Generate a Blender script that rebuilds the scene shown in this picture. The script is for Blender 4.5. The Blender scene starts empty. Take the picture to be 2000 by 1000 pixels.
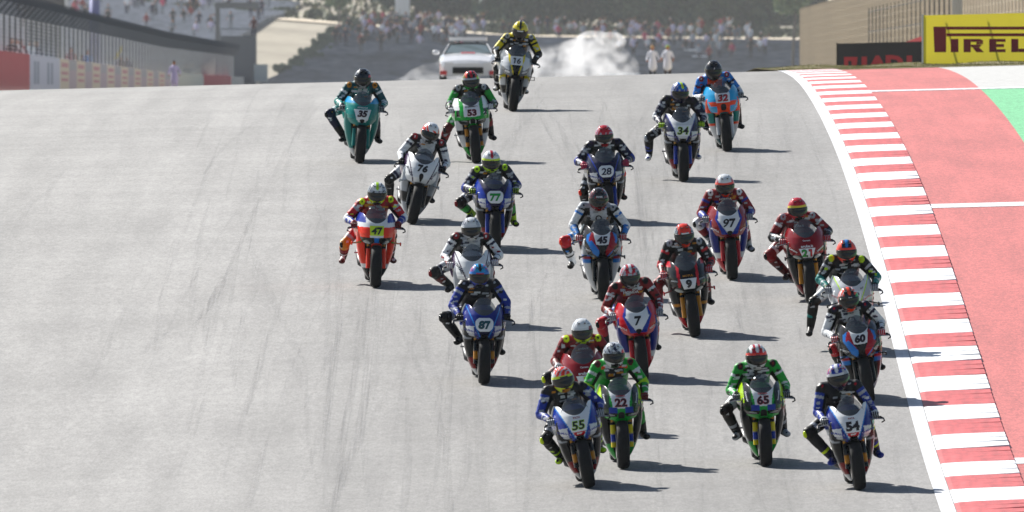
import bpy, math, random
import numpy as np
from mathutils import Vector, Matrix
from mathutils.bvhtree import BVHTree
S = bpy.context.scene
R = math.radians
rnd = random.Random(7)
# ------------------------------------------------------------------ camera, sky, sun, exposure
F = 40000.0                                   # focal length in pixels of the 2000 px wide photograph
cam = bpy.data.cameras.new('camera'); camo = bpy.data.objects.new('camera', cam)
S.collection.objects.link(camo); S.camera = camo
cam.sensor_width = 36; cam.lens = 36 * F / 2000
cam.clip_start = 5; cam.clip_end = 9000
camo.location = (0, 0, 0); camo.rotation_euler = (R(90), 0, 0)
cam.dof.use_dof = True; cam.dof.focus_distance = 272; cam.dof.aperture_fstop = 13
SUN = Vector((-1.15, 1.35, 1.5)).normalized()
W = bpy.data.worlds.new('World'); S.world = W; W.use_nodes = True
nt = W.node_tree
sky = nt.nodes.new('ShaderNodeTexSky'); sky.sky_type = 'NISHITA'; sky.sun_disc = False
sky.sun_elevation = math.asin(SUN.z); sky.sun_rotation = math.atan2(SUN.x, SUN.y)
bg = nt.nodes['Background']; bg.inputs['Strength'].default_value = 0.05
nt.links.new(sky.outputs[0], bg.inputs['Color'])
sl = bpy.data.lights.new('sun', 'SUN'); sl.energy = 5.0; sl.angle = R(0.5); sl.color = (1, .965, .91)
so = bpy.data.objects.new('sun', sl); S.collection.objects.link(so)
so.rotation_euler = (-SUN).to_track_quat('-Z', 'Y').to_euler(); so.location = (-30, 300, 60)
S.view_settings.view_transform = 'Standard'; S.view_settings.look = 'None'
S.view_settings.exposure = 0.85; S.view_settings.gamma = 1
S.render.engine = 'CYCLES'
S.cycles.max_bounces = 6; S.cycles.transparent_max_bounces = 16; S.cycles.volume_bounces = 2
S.cycles.use_denoising = True

# ------------------------------------------------------------------ helpers
def lin(c):
    return tuple((v / 12.92 if v <= .04045 else ((v + .055) / 1.055) ** 2.4) for v in c[:3])
def hexc(h):
    return lin(tuple(int(h[i:i + 2], 16) / 255 for i in (0, 2, 4)))
class Acc:
    def __init__(s): s.V = []; s.F = []; s.C = []; s.n = 0
    def add(s, VF, col=None):
        V, Fc = VF; V = np.asarray(V, float).reshape(-1, 3)
        s.V.append(V); s.F += [tuple(i + s.n for i in f) for f in Fc]; s.n += len(V)
        s.C.append(np.tile(np.array(col if col else (1, 1, 1), float), (len(V), 1)))
        return s
    def get(s): return np.vstack(s.V), s.F
    def cols(s): return np.vstack(s.C)
def box(c, s, rot=None):
    V = np.array([(x, y, z) for x in (-.5, .5) for y in (-.5, .5) for z in (-.5, .5)]) * np.array(s)
    if rot is not None: V = V @ np.array(rot.to_3x3()).T
    return V + np.array(c), [(0, 1, 3, 2), (4, 6, 7, 5), (0, 4, 5, 1), (2, 3, 7, 6), (0, 2, 6, 4), (1, 5, 7, 3)]
def bbox(c, s, b=.01, rot=None):
    """box with chamfered long edges (octagonal in plan)"""
    hx, hy, hz = [v / 2 for v in s]; b = min(b, hx * .9, hy * .9)
    ring = [(-hx + b, -hy), (hx - b, -hy), (hx, -hy + b), (hx, hy - b), (hx - b, hy), (-hx + b, hy), (-hx, hy - b), (-hx, -hy + b)]
    V = np.array([(x, y, z) for z in (-hz, hz) for x, y in ring])
    if rot is not None: V = V @ np.array(rot.to_3x3()).T
    Fc = [(i, (i + 1) % 8, 8 + (i + 1) % 8, 8 + i) for i in range(8)] + [tuple(range(7, -1, -1)), tuple(range(8, 16))]
    return V + np.array(c), Fc
def basis(d):
    d = Vector(d).normalized(); u = d.cross(Vector((0, 0, 1)) if abs(d.z) < .9 else Vector((1, 0, 0))).normalized()
    return np.array(u), np.array(d.cross(u)), np.array(d)
def tube(pts, rad, n=8, cap=True):
    pts = [np.array(p, float) for p in pts]; V = []; Fc = []
    if not hasattr(rad, '__len__'): rad = [rad] * len(pts)
    for i, p in enumerate(pts):
        d = pts[min(i + 1, len(pts) - 1)] - pts[max(i - 1, 0)]
        u, v, _ = basis(d)
        for k in range(n):
            a = 2 * math.pi * k / n; V.append(p + rad[i] * (u * math.cos(a) + v * math.sin(a)))
    for i in range(len(pts) - 1):
        for k in range(n): Fc.append((i * n + k, i * n + (k + 1) % n, (i + 1) * n + (k + 1) % n, (i + 1) * n + k))
    if cap: Fc += [tuple(range(n - 1, -1, -1)), tuple(range((len(pts) - 1) * n, len(pts) * n))]
    return np.array(V), Fc
def capsule(p, q, r1, r2, n=14):
    p = np.array(p, float); q = np.array(q, float); d = q - p; L = np.linalg.norm(d) + 1e-9; u, v, w = basis(d)
    pr = [(-r1 * math.cos(a), r1 * math.sin(a)) for a in np.linspace(0, math.pi / 2, 5)]
    pr += [(L + r2 * math.sin(a), r2 * math.cos(a)) for a in np.linspace(0, math.pi / 2, 5)]
    V = []; Fc = []
    for t, r in pr:
        r = max(r, 1e-4)
        for k in range(n):
            a = 2 * math.pi * k / n; V.append(p + w * t + r * (u * math.cos(a) + v * math.sin(a)))
    m = len(pr)
    for i in range(m - 1):
        for k in range(n): Fc.append((i * n + k, i * n + (k + 1) % n, (i + 1) * n + (k + 1) % n, (i + 1) * n + k))
    Fc += [tuple(range(n - 1, -1, -1)), tuple(range((m - 1) * n, m * n))]
    return np.array(V), Fc
def ellip(c, r, rot=None, nu=16, nv=10):
    V = []; Fc = []
    for j in range(nv + 1):
        a = math.pi * j / nv
        for i in range(nu):
            b = 2 * math.pi * i / nu; V.append((math.sin(a) * math.cos(b), math.sin(a) * math.sin(b), math.cos(a)))
    V = np.array(V) * np.array(r)
    if rot is not None: V = V @ np.array(rot.to_3x3()).T
    for j in range(nv):
        for i in range(nu): Fc.append((j * nu + i, (j + 1) * nu + i, (j + 1) * nu + (i + 1) % nu, j * nu + (i + 1) % nu))
    return V + np.array(c), Fc
def lathe_x(prof, n=40, c=(0, 0, 0), a0=0., a1=2 * math.pi, closed=True):
    """profile [(x, r)] turned about the x axis through c"""
    V = []; Fc = []; full = abs(a1 - a0 - 2 * math.pi) < 1e-6; m = n if full else n + 1; p = len(prof)
    for i in range(m):
        a = a0 + (a1 - a0) * i / n
        for x, r in prof: V.append((c[0] + x, c[1] - r * math.cos(a), c[2] + r * math.sin(a)))
    for i in range(n):
        j = (i + 1) % m
        for k in range(p if closed else p - 1):
            l = (k + 1) % p; Fc.append((i * p + k, i * p + l, j * p + l, j * p + k))
    return np.array(V), Fc
def grid(P):
    """P: (rows, cols, 3) -> one sheet"""
    P = np.asarray(P, float); r, c = P.shape[:2]
    return P.reshape(-1, 3), [(i * c + j, i * c + j + 1, (i + 1) * c + j + 1, (i + 1) * c + j) for i in range(r - 1) for j in range(c - 1)]
def thick(VF, d):
    """give a sheet a thickness d (vector) with a closed rim"""
    V, Fc = VF; n = len(V); d = np.asarray(d, float)
    V2 = np.vstack([V, V + d]); F2 = list(Fc) + [tuple(i + n for i in reversed(f)) for f in Fc]
    cnt = {}
    for f in Fc:
        for a, b in zip(f, f[1:] + f[:1]): cnt[(a, b)] = cnt.get((a, b), 0) + 1
    for (a, b) in list(cnt):
        if (b, a) not in cnt: F2.append((b, a, a + n, b + n))
    return V2, F2
def mesh(name, VF, mat=None, cols=None, smooth=False):
    V, Fc = VF; me = bpy.data.meshes.new(name)
    me.from_pydata([tuple(v) for v in np.asarray(V)], [], Fc)
    if mat: me.materials.append(mat)
    if cols is not None:
        at = me.color_attributes.new('Col', 'FLOAT_COLOR', 'POINT')
        c4 = np.ones((len(V), 4)); c4[:, :3] = cols; at.data.foreach_set('color', c4.ravel())
    if smooth: me.shade_smooth()
    me.validate(); return me
def link(name, me, parent=None, loc=(0, 0, 0), rot=None):
    o = bpy.data.objects.new(name, me); S.collection.objects.link(o)
    o.location = loc
    if rot is not None: o.rotation_euler = rot
    if parent: o.parent = parent
    return o
def mk(name, VF, mat, parent=None, cols=None, smooth=False, loc=(0, 0, 0), rot=None):
    return link(name, mesh(name, VF, mat, cols, smooth), parent, loc, rot)
def tag(o, label=None, cat=None, group=None, kind=None):
    if label: o['label'] = label
    if cat: o['category'] = cat
    if group: o['group'] = group
    if kind: o['kind'] = kind
    return o
def empty(name, loc, rot=(0, 0, 0)):
    o = bpy.data.objects.new(name, None); o.empty_display_size = .2; S.collection.objects.link(o)
    o.location = loc; o.rotation_euler = rot; return o
# ------------------------------------------------------------------ materials
def mat(name, col=(.5, .5, .5), rough=.5, metal=0, coat=0, spec=.5, attr=False, alpha=1, emit=None):
    m = bpy.data.materials.new(name); m.use_nodes = True; b = m.node_tree.nodes['Principled BSDF']
    b.inputs['Base Color'].default_value = (*col, 1); b.inputs['Roughness'].default_value = rough
    b.inputs['Metallic'].default_value = metal; b.inputs['Coat Weight'].default_value = coat
    b.inputs['Coat Roughness'].default_value = .05; b.inputs['Specular IOR Level'].default_value = spec
    b.inputs['Alpha'].default_value = alpha
    if attr:
        a = m.node_tree.nodes.new('ShaderNodeAttribute'); a.attribute_name = 'Col'
        m.node_tree.links.new(a.outputs['Color'], b.inputs['Base Color'])
    return m
def noisemix(m, scale, amount, stretch=(1, 1, 1), detail=4, bump=0, bscale=None, rough_var=0):
    """multiply the base colour by a procedural noise: dirt, grain, wear"""
    t = m.node_tree; N = t.nodes; L = t.links; b = N['Principled BSDF']
    tc = N.new('ShaderNodeTexCoord'); mp = N.new('ShaderNodeMapping'); mp.inputs['Scale'].default_value = stretch
    L.new(tc.outputs['Object'], mp.inputs['Vector'])
    no = N.new('ShaderNodeTexNoise'); no.inputs['Scale'].default_value = scale; no.inputs['Detail'].default_value = detail
    L.new(mp.outputs[0], no.inputs['Vector'])
    mr = N.new('ShaderNodeMapRange'); mr.inputs['From Min'].default_value = .25; mr.inputs['From Max'].default_value = .75
    mr.inputs['To Min'].default_value = 1 - amount; mr.inputs['To Max'].default_value = 1 + amount
    L.new(no.outputs['Fac'], mr.inputs['Value'])
    mx = N.new('ShaderNodeMix'); mx.data_type = 'RGBA'; mx.blend_type = 'MULTIPLY'; mx.inputs['Factor'].default_value = 1
    inp = b.inputs['Base Color']
    if inp.is_linked: L.new(inp.links[0].from_socket, mx.inputs[6])
    else: mx.inputs[6].default_value = inp.default_value
    L.new(mr.outputs[0], mx.inputs[7]); L.new(mx.outputs[2], inp)
    if bump:
        bp = N.new('ShaderNodeBump'); bp.inputs['Strength'].default_value = bump; bp.inputs['Distance'].default_value = .004
        n2 = N.new('ShaderNodeTexNoise'); n2.inputs['Scale'].default_value = bscale or scale; L.new(mp.outputs[0], n2.inputs['Vector'])
        L.new(n2.outputs['Fac'], bp.inputs['Height']); L.new(bp.outputs[0], b.inputs['Normal'])
    return m
M = {}
M['asphalt'] = mat('asphalt', (.258, .252, .242), .74, spec=.35)
noisemix(M['asphalt'], 1.2, .15, (1.4, .03, 1), 4)            # long faint racing-line streaks
noisemix(M['asphalt'], .35, .05, (.5, .45, 1), 4)
noisemix(M['asphalt'], 1.0, .07, (.12, .5, 1), 3)              # cross bands of repaved surface
noisemix(M['asphalt'], 9.0, .12, (1.2, .22, 1), 6, bump=.25, bscale=40)
noisemix(M['asphalt'], 34.0, .15, (1, .10, 1), 3)
def rubbered(m):
    """the line the field drives on is darkened by laid rubber"""
    t = m.node_tree; N = t.nodes; L = t.links; b = N['Principled BSDF']; tc = N.new('ShaderNodeTexCoord'); sp = N.new('ShaderNodeSeparateXYZ'); L.new(tc.outputs['Object'], sp.inputs[0])
    no = N.new('ShaderNodeTexNoise'); no.inputs['Scale'].default_value = .5; mp = N.new('ShaderNodeMapping'); mp.inputs['Scale'].default_value = (1, .04, 1); L.new(tc.outputs['Object'], mp.inputs[0]); L.new(mp.outputs[0], no.inputs['Vector'])
    ad = N.new('ShaderNodeMath'); ad.operation = 'MULTIPLY_ADD'; ad.inputs[1].default_value = 3.0; L.new(no.outputs['Fac'], ad.inputs[0]); L.new(sp.outputs['X'], ad.inputs[2])
    rp_ = N.new('ShaderNodeValToRGB'); e = rp_.color_ramp.elements; e[0].position = .0; e[0].color = (1, 1, 1, 1); e[1].position = 1; e[1].color = (.84, .84, .85, 1)
    for p_, v_ in ((.38, 1.0), (.52, .86), (.72, .80), (.9, .78)): q_ = e.new(p_); q_.color = (v_, v_, v_ * 1.005, 1)
    mr = N.new('ShaderNodeMapRange'); mr.inputs['From Min'].default_value = -8; mr.inputs['From Max'].default_value = 6.5; L.new(ad.outputs[0], mr.inputs['Value']); L.new(mr.outputs[0], rp_.inputs[0])
    mx = N.new('ShaderNodeMix'); mx.data_type = 'RGBA'; mx.blend_type = 'MULTIPLY'; mx.inputs['Factor'].default_value = 1; inp = b.inputs['Base Color']
    L.new(inp.links[0].from_socket, mx.inputs[6]); L.new(rp_.outputs[0], mx.inputs[7]); L.new(mx.outputs[2], inp)
rubbered(M['asphalt'])
M['asphalt_dark'] = mat('worn_asphalt', (.42, .42, .41), .8, spec=.3); noisemix(M['asphalt_dark'], 6, .1, (1, .3, 1))
M['red_paint'] = mat('red_runoff_paint', (.43, .105, .095), .6, spec=.4)
noisemix(M['red_paint'], .8, .14, (1.2, .25, 1), 6); noisemix(M['red_paint'], 14, .20, (1, .25, 1), 5, bump=.2); noisemix(M['red_paint'], 40, .25, (1, .12, 1), 3); noisemix(M['red_paint'], 2.0, .10, (2.5, .05, 1), 4)
M['green_paint'] = mat('green_runoff_paint', (.13, .42, .20), .6, spec=.4); noisemix(M['green_paint'], 10, .22, (1, .3, 1), 5); noisemix(M['green_paint'], 40, .25, (1, .12, 1), 3)
M['white_paint'] = mat('white_line_paint', (.60, .61, .63), .6, spec=.4); noisemix(M['white_paint'], 7, .14, (1, .3, 1), 6); noisemix(M['white_paint'], 2.5, .18, (4, .08, 1), 5)
M['kerb_white'] = mat('kerb_white_paint', (.72, .73, .74), .55, spec=.4); noisemix(M['kerb_white'], 7, .16, (1, .4, 1), 6, bump=.3); noisemix(M['kerb_white'], 3, .14, (3, .12, 1), 5)
M['kerb_red'] = mat('kerb_red_paint', (.47, .075, .075), .55, spec=.4); noisemix(M['kerb_red'], 7, .25, (1, .4, 1), 6, bump=.3); noisemix(M['kerb_red'], 3, .22, (3, .12, 1), 5)
M['grass'] = mat('dry_grass', (.20, .19, .085), .9, spec=.1, attr=True)
M['earth'] = mat('sandy_earth', (.31, .28, .225), .95, spec=.1)
noisemix(M['earth'], .06, .22, (1, .5, 1), 6); noisemix(M['earth'], .6, .15, (1, .3, 1), 4)
M['bank'] = mat('cut_earth_bank', (.62, .56, .47), .95, spec=.1); noisemix(M['bank'], 1.0, .22, (.2, .25, .02), 6)
M['rubber'] = mat('tyre_rubber', (.012, .012, .013), .75, spec=.22); noisemix(M['rubber'], 30, .3)
M['rubber_mark'] = mat('rubber_mark', (.06, .06, .065), .7)
M['black'] = mat('black_plastic', (.008, .008, .009), .5, spec=.25)
M['carbon'] = mat('carbon_fibre', (.01, .01, .011), .4, spec=.3)
M['dark_metal'] = mat('dark_metal', (.035, .035, .038), .45, metal=.5)
M['metal'] = mat('bare_alloy', (.45, .45, .46), .35, metal=1)
M['steel'] = mat('galvanised_steel', (.38, .39, .40), .5, metal=.3)
M['gold'] = mat('gold_fork', (.42, .22, .05), .3, metal=.9)
M['disc'] = mat('brake_disc_steel', (.30, .29, .28), .3, metal=1)
M['paint'] = mat('fairing_paint', rough=.2, coat=0, spec=.28, attr=True)
M['leather'] = mat('race_leather', rough=.48, spec=.25, attr=True); noisemix(M['leather'], 60, .10, bump=.3, bscale=25)
M['shell'] = mat('helmet_lacquer', rough=.25, coat=.6, spec=.4, attr=True)
M['visor'] = mat('smoked_visor', (.010, .009, .009), .16, coat=0, spec=.45)
M['visor_rainbow'] = mat('mirror_visor', (.35, .06, .03), .14, coat=1)
M['cloth'] = mat('cloth', rough=.85, spec=.1, attr=True)
M['painted'] = mat('painted_panel', rough=.5, attr=True)
M['leaf'] = mat('foliage', rough=.7, spec=.2, attr=True)
M['bark'] = mat('bark', (.10, .08, .06), .9); noisemix(M['bark'], 3, .3)
g = mat('tinted_screen', (.10, .11, .12), .06, coat=1, alpha=.42); M['screen'] = g
M['glass'] = mat('windscreen_glass', (.13, .17, .17), .12, coat=.6)
M['lamp'] = mat('lamp_lens', (.75, .76, .78), .15, coat=1)
M['lightred'] = mat('red_lens', (.6, .02, .02), .2, coat=1)
TM = {}
def flatmat(c, rough=.4):
    k = (tuple(round(v, 4) for v in c), rough)
    if k not in TM: TM[k] = mat('print_ink', c, rough, coat=.2)
    return TM[k]
# ------------------------------------------------------------------ the shape of the ground
PC = [-0.38109505, 0.37306122, 0.16337136, -1.31336125, 3.2769013, 1.05051231]
PD = np.polyder(PC)
BANK = .025
def zc(Y):
    """height of the track's middle: uphill away from the camera, over a crest at about 390 m"""
    Y = np.asarray(Y, float); u = (np.clip(Y, 247, 365) - 310) / 65; z = np.polyval(PC, u)
    s0 = np.polyval(PD, (247 - 310) / 65) / 65; s1 = np.polyval(PD, (365 - 310) / 65) / 65
    z = z + np.where(Y < 247, s0 * (np.maximum(Y, 120) - 247) + .01 * np.minimum(Y - 120, 0), 0)
    t = np.clip(Y - 365, 0, 30); z = z + s1 * t + (.0082 - s1) * t * t / 60
    z = z + np.where(Y > 395, .0081 * (Y - 395), 0)
    return z
def gz(X, Y, bank=True): return zc(Y) + BANK * np.clip(X, -26, 26)
def slope(Y): return float((zc(Y + 1) - zc(Y - 1)) / 2)
def px(x, y):
    """point of the ground seen at (x, y) of the photograph, this side of the crest"""
    lo, hi = 200., 388.
    for _ in range(40):
        m = (lo + hi) / 2; X = (x - 1000) * m / F
        if 500 - float(gz(X, m)) * F / m > y: lo = m
        else: hi = m
    return (x - 1000) * m / F, m
YR = np.concatenate([np.arange(-40, 230, 30.), np.arange(230, 420, 1.5), np.arange(420, 1600, 20)])
def sheet(name, x0, x1, y0, y1, m, dz, kind='structure', nx=2, wob=0):
    ys = np.array([y0] + [y for y in YR if y0 + .01 < y < y1 - .01] + [y1])
    zz = np.interp(ys, YR, zc(YR))
    P = np.zeros((len(ys), nx, 3)); xs = np.linspace(x0, x1, nx)
    for j, x in enumerate(xs):
        P[:, j, 0] = x; P[:, j, 1] = ys; P[:, j, 2] = zz + BANK * np.clip(x, -26, 26) + dz
    o = mk(name, grid(P), m, smooth=True); tag(o, kind=kind); return o
def hillz(X, Y):
    """far country: gentle, then the spectators' hill"""
    t = np.interp(Y, [1600, 1700, 2000, 2050, 2500, 3200], [13.0, 14.45, 21.2, 22.0, 33.5, 52])
    b = np.interp(Y, [1600, 2000, 3200], [0, 1, 1]) * np.where(X < 0, -.075 * X, -.012 * X)
    return t + np.clip(b, -6, 14)
def groundz(X, Y):
    if Y < 1600: return float(gz(X, Y)) - .06
    if Y < 1700:
        k = (Y - 1600) / 100; return (1 - k) * (float(gz(X, 1600)) - .06) + k * float(hillz(X, 1700))
    return float(hillz(X, Y))
gy = np.concatenate([YR, np.arange(1600, 3201, 50)])
gx = np.array([-340, -200, -100, -60, -40, -30, -26, -20, -10, 0, 5, 10, 20, 26, 40, 60, 100, 200, 340.])
P = np.array([[(x, y, groundz(x, y)) for x in gx] for y in gy])
tag(mk('ground', grid(P), M['earth'], smooth=True), kind='structure')
XK0, XK1, XR = 5.24, 6.17, 8.03
sheet('race_track', -26, 5.9, 60, 1500, M['asphalt'], 0, nx=5)
sheet('red_runoff_strip', XK1 - .25, XR, 60, 400, M['red_paint'], .004)
sheet('green_runoff', XR, 26, 60, 351, M['green_paint'], .004)
sheet('asphalt_runoff', XR, 26, 351.6, 400, M['asphalt_dark'], .004)
sheet('white_edge_line', 5.05, XK0 - .01, 60, 1500, M['white_paint'], .008)
for yy in (250.5, 301, 351.3, 401.5 - 50 * 4):
    sheet('white_cross_line', XK1 - .02, 25.5, yy - .55, yy + .55, M['white_paint'], .010)
# rubber left on the track: thin curved ribbons
marks = Acc()
rm = random.Random(3)
def ribbon(x0, y0, x1, y1, w, bend):
    n = 14; L = []; Rr = []
    for i in range(n + 1):
        t = i / n; y = y0 + (y1 - y0) * t; x = x0 + (x1 - x0) * t + bend * math.sin(t * math.pi)
        ww = w * (.35 + .65 * math.sin(math.pi * min(1, t * .95 + .05)))
        z = float(np.interp(y, YR, zc(YR))) + .004 * 1
        L.append((x - ww / 2, y, z + BANK * (x - ww / 2))); Rr.append((x + ww / 2, y, z + BANK * (x + ww / 2)))
    return grid(np.array([L, Rr]).transpose(1, 0, 2))
mm = mat('tyre_rubber_on_asphalt', (.085, .085, .09), .6, alpha=.30)
t_ = mm.node_tree; no_ = t_.nodes.new('ShaderNodeTexNoise'); no_.inputs['Scale'].default_value = 1.3; no_.inputs['Detail'].default_value = 6
tc_ = t_.nodes.new('ShaderNodeTexCoord'); mp_ = t_.nodes.new('ShaderNodeMapping'); mp_.inputs['Scale'].default_value = (26, .045, 1)
mr_ = t_.nodes.new('ShaderNodeMapRange'); mr_.inputs['From Min'].default_value = .32; mr_.inputs['From Max'].default_value = .75; mr_.inputs['To Max'].default_value = .085
t_.links.new(tc_.outputs['Object'], mp_.inputs[0]); t_.links.new(mp_.outputs[0], no_.inputs['Vector']); t_.links.new(no_.outputs['Fac'], mr_.inputs[0])
t_.links.new(mr_.outputs[0], t_.nodes['Principled BSDF'].inputs['Alpha'])
def mark_px(x0, y0, x1, y1, w=.07, bend=.1):
    a = px(x0, y0); b = px(x1, y1); marks.add(ribbon(a[0], a[1], b[0], b[1], w, bend))
for a in [(410, 220, 385, 290), (505, 330, 478, 520), (345, 640, 285, 690), (420, 560, 370, 640), (425, 570, 380, 650), (440, 545, 390, 625), (245, 600, 180, 740), (435, 540, 400, 690),
          (490, 510, 478, 610), (470, 600, 455, 760), (480, 610, 462, 765), (520, 640, 480, 810), (560, 660, 520, 830), (570, 700, 590, 760), (650, 480, 640, 760), (655, 600, 590, 940),
          (700, 600, 640, 930), (705, 610, 680, 900), (470, 420, 600, 720), (600, 720, 620, 950), (520, 860, 480, 1000), (700, 700, 660, 960), (340, 470, 300, 700), (800, 640, 740, 990),
          (850, 760, 830, 990), (820, 560, 790, 700), (990, 650, 960, 900), (1060, 560, 1030, 660), (900, 800, 880, 1000), (1300, 700, 1280, 1000), (1390, 750, 1370, 1000), (1240, 330, 1260, 600),
          (1440, 560, 1480, 700), (1560, 220, 1600, 420), (1590, 300, 1640, 470), (1530, 220, 1580, 420), (960, 210, 930, 300), (100, 370, 40, 440), (130, 330, 90, 420), (560, 200, 520, 330),
          (1340, 400, 1350, 640), (1550, 620, 1600, 900), (1480, 900, 1500, 1000), (1050, 190, 1100, 300), (1180, 200, 1230, 330), (1750, 860, 1790, 1000)]:
    mark_px(*a, w=rm.uniform(.05, .13), bend=rm.uniform(-.12, .15))
for _ in range(110):
    x = rm.triangular(-6.2, 4.9, 1.5); y = rm.uniform(225, 320); marks.add(ribbon(x, y, x + rm.gauss(.3, .6), y + rm.uniform(25, 70), rm.uniform(.03, .13), rm.uniform(-.2, .2)))
for _ in range(8):
    x = rm.uniform(6.4, 11); y = rm.uniform(240, 320); marks.add(ribbon(x, y, x + rm.uniform(-1.6, .4), y + rm.uniform(25, 60), rm.uniform(.06, .16), rm.uniform(-.2, .2)))
tag(mk('tyre_marks', marks.get(), mm), kind='structure')
# ------------------------------------------------------------------ kerb of red and white sawtooth blocks
def kerb_block(k_amp=1., v_=1., L=2.52, wd=XK1 - XK0):
    jr = random.Random(int(v_ * 100))
    us = [0, .06, .3, .55, .8, .97, 1.0]; teeth = 3; P = []
    for k in range(teeth):
        ta, tu = jr.uniform(.6, 1.1), jr.uniform(-.02, .30); js = jr.uniform(0, .14) if k else 0
        for f, up in ((0, 0), (0.012, 1), (1, 0)):
            row = []
            for u in us:
                base = (.016 * min(1, u / .1) + .012 * u) * (.4 + .6 * k_amp)
                amp = ta * k_amp * (.019 * max(0, u - .12 - tu) ** 1.3 if u < .99 else .019)
                zz = base + amp * (up if f < 1 else 0) if u < 1 else -.03
                row.append((u * wd, -L / 2 + (k + f) * L / teeth + (js if f < 1 else 0), zz))
            P.append(row)
    V, Fc = grid(np.array(P)); A = Acc().add((V, Fc)); nu = len(us)
    # near and inner cheeks down to the ground
    for r in (0, len(P) - 1):
        row = np.array(P[r]); low = row.copy(); low[:, 2] = -.04; A.add(grid(np.array([row, low])))
    return A.get()
kmesh = [[[mesh('kerb_block', kerb_block(a_ * v_, v_), m_) for v_ in (.75, .88, 1., 1.1)] for m_ in (M['kerb_red'], M['kerb_white'])] for a_ in (1., .8, .5, .22, .1)]
kerb = tag(empty('kerb', (XK0, 300, float(gz(XK0, 300)))), kind='structure')
# red block whose near edge shows at y=956 in the photograph starts at 245.0 m
y = 245.3 - 5.07 * 9; k = 0
while y < 420:
    o = bpy.data.objects.new('kerb_block', kmesh[int(np.searchsorted([292, 318, 340, 356], y))][k % 2][rnd.randrange(4)]); S.collection.objects.link(o)
    yc = y + 1.267; o.parent = kerb
    o.location = Vector((XK0, yc, float(gz(XK0, yc)) + .004)) - kerb.location
    o.rotation_euler = (math.atan(slope(yc)), -math.atan(BANK), 0)
    y += 2.535; k += 1
# ------------------------------------------------------------------ grass verge behind the run-off
KM = float(max(zc(np.arange(300, 420.)) / np.arange(300, 420.)))
def verge():
    A = Acc(); r = random.Random(5)
    xs = np.linspace(5.35, 26, 80); ys = np.array([386, 392, 398, 405, 415, 428, 441, 452, 470])
    hh = np.array([-.05, -.02, .0, .012, .025, .055, .080, .105, -.02]) + .012
    P = []
    for y, h in zip(ys, hh):
        P.append([(x, y, max(float(gz(x, y)) + .01, KM * y + BANK * x + h * (.8 + .25 * math.sin(x * 3.1 + y))) if h > -.04 else float(gz(x, y)) - .03) for x in xs])
    return P, xs, ys
P, vx, vy = verge()
tag(mk('grass_verge', grid(P), noisemix(mat('dry_turf', (.165, .145, .075), .95, spec=.1), 3, .35, detail=6), smooth=True), kind='structure')
A = Acc(); r = random.Random(9)
for _ in range(26000):
    i = r.uniform(0, len(vx) - 1.01); j = r.uniform(1.2, len(vy) - 1.9); a, b = int(i), int(j); fi, fj = i - a, j - b
    p = (np.array(P[b][a]) * (1 - fi) + np.array(P[b][a + 1]) * fi) * (1 - fj) + (np.array(P[b + 1][a]) * (1 - fi) + np.array(P[b + 1][a + 1]) * fi) * fj
    h = r.uniform(.008, .034); w = r.uniform(.003, .009); l = r.uniform(-.02, .02)
    if p[0] > XR + 4: continue
    c = r.choice([(.40, .36, .14), (.22, .26, .07), (.45, .39, .22), (.30, .24, .13), (.38, .41, .10)])
    A.add(([(p[0] - w, p[1], p[2] - .01), (p[0] + w, p[1], p[2] - .01), (p[0] + l, p[1] + r.uniform(-.02, .02), p[2] + h)], [(0, 1, 2)]), c)
tag(mk('grass_blades', A.get(), M['grass'], cols=A.cols()), 'dry yellow green grass tufts along the verge beyond the run-off', 'grass', kind='stuff')

# ------------------------------------------------------------------ lettering
_txt = {}
def text(s, size=1., bold=0., shear=0., sx=1.):
    k = (s, round(bold, 4), round(shear, 3))
    if k not in _txt:
        cu = bpy.data.curves.new('t', 'FONT'); cu.body = s; cu.size = 1; cu.offset = bold; cu.shear = shear
        cu.align_x = 'CENTER'; cu.align_y = 'CENTER'; cu.resolution_u = 3; cu.fill_mode = 'FRONT'
        o = bpy.data.objects.new('t', cu); me = o.to_mesh()
        V = np.zeros(len(me.vertices) * 3); me.vertices.foreach_get('co', V); V = V.reshape(-1, 3)
        Fc = [tuple(p.vertices) for p in me.polygons]
        o.to_mesh_clear(); bpy.data.objects.remove(o); bpy.data.curves.remove(cu)
        if len(V):
            V[:, 1] -= (V[:, 1].min() + V[:, 1].max()) / 2; V[:, 0] -= (V[:, 0].min() + V[:, 0].max()) / 2
            # cut long edges so the lettering can bend round a surface
            me = bpy.data.meshes.new('t'); me.from_pydata([tuple(v) for v in V], [], Fc)
        _txt[k] = (V, Fc)
    V, Fc = _txt[k]
    h = max(.001, V[:, 1].max() - V[:, 1].min())
    W_ = V * size / .72; W_[:, 0] *= sx
    return W_, Fc
# ------------------------------------------------------------------ voxel unions, done in one batch (bodies, gloves, boots)
def remesh_batch(jobs):
    obs = []
    for VF, vox, it in jobs:
        me = bpy.data.meshes.new('tmp'); me.from_pydata([tuple(v) for v in VF[0]], [], VF[1]); me.validate()
        o = bpy.data.objects.new('tmp', me); S.collection.objects.link(o)
        m = o.modifiers.new('r', 'REMESH'); m.mode = 'VOXEL'; m.voxel_size = vox; m.adaptivity = 0
        if it: s = o.modifiers.new('s', 'SMOOTH'); s.factor = .5; s.iterations = it
        obs.append(o)
    dg = bpy.context.evaluated_depsgraph_get(); out = []
    for o in obs:
        e = o.evaluated_get(dg); me = e.to_mesh()
        V = np.zeros(len(me.vertices) * 3); me.vertices.foreach_get('co', V)
        out.append((V.reshape(-1, 3).copy(), [tuple(p.vertices) for p in me.polygons])); e.to_mesh_clear()
    for o in obs:
        me = o.data; bpy.data.objects.remove(o); bpy.data.meshes.remove(me)
    return out
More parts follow.
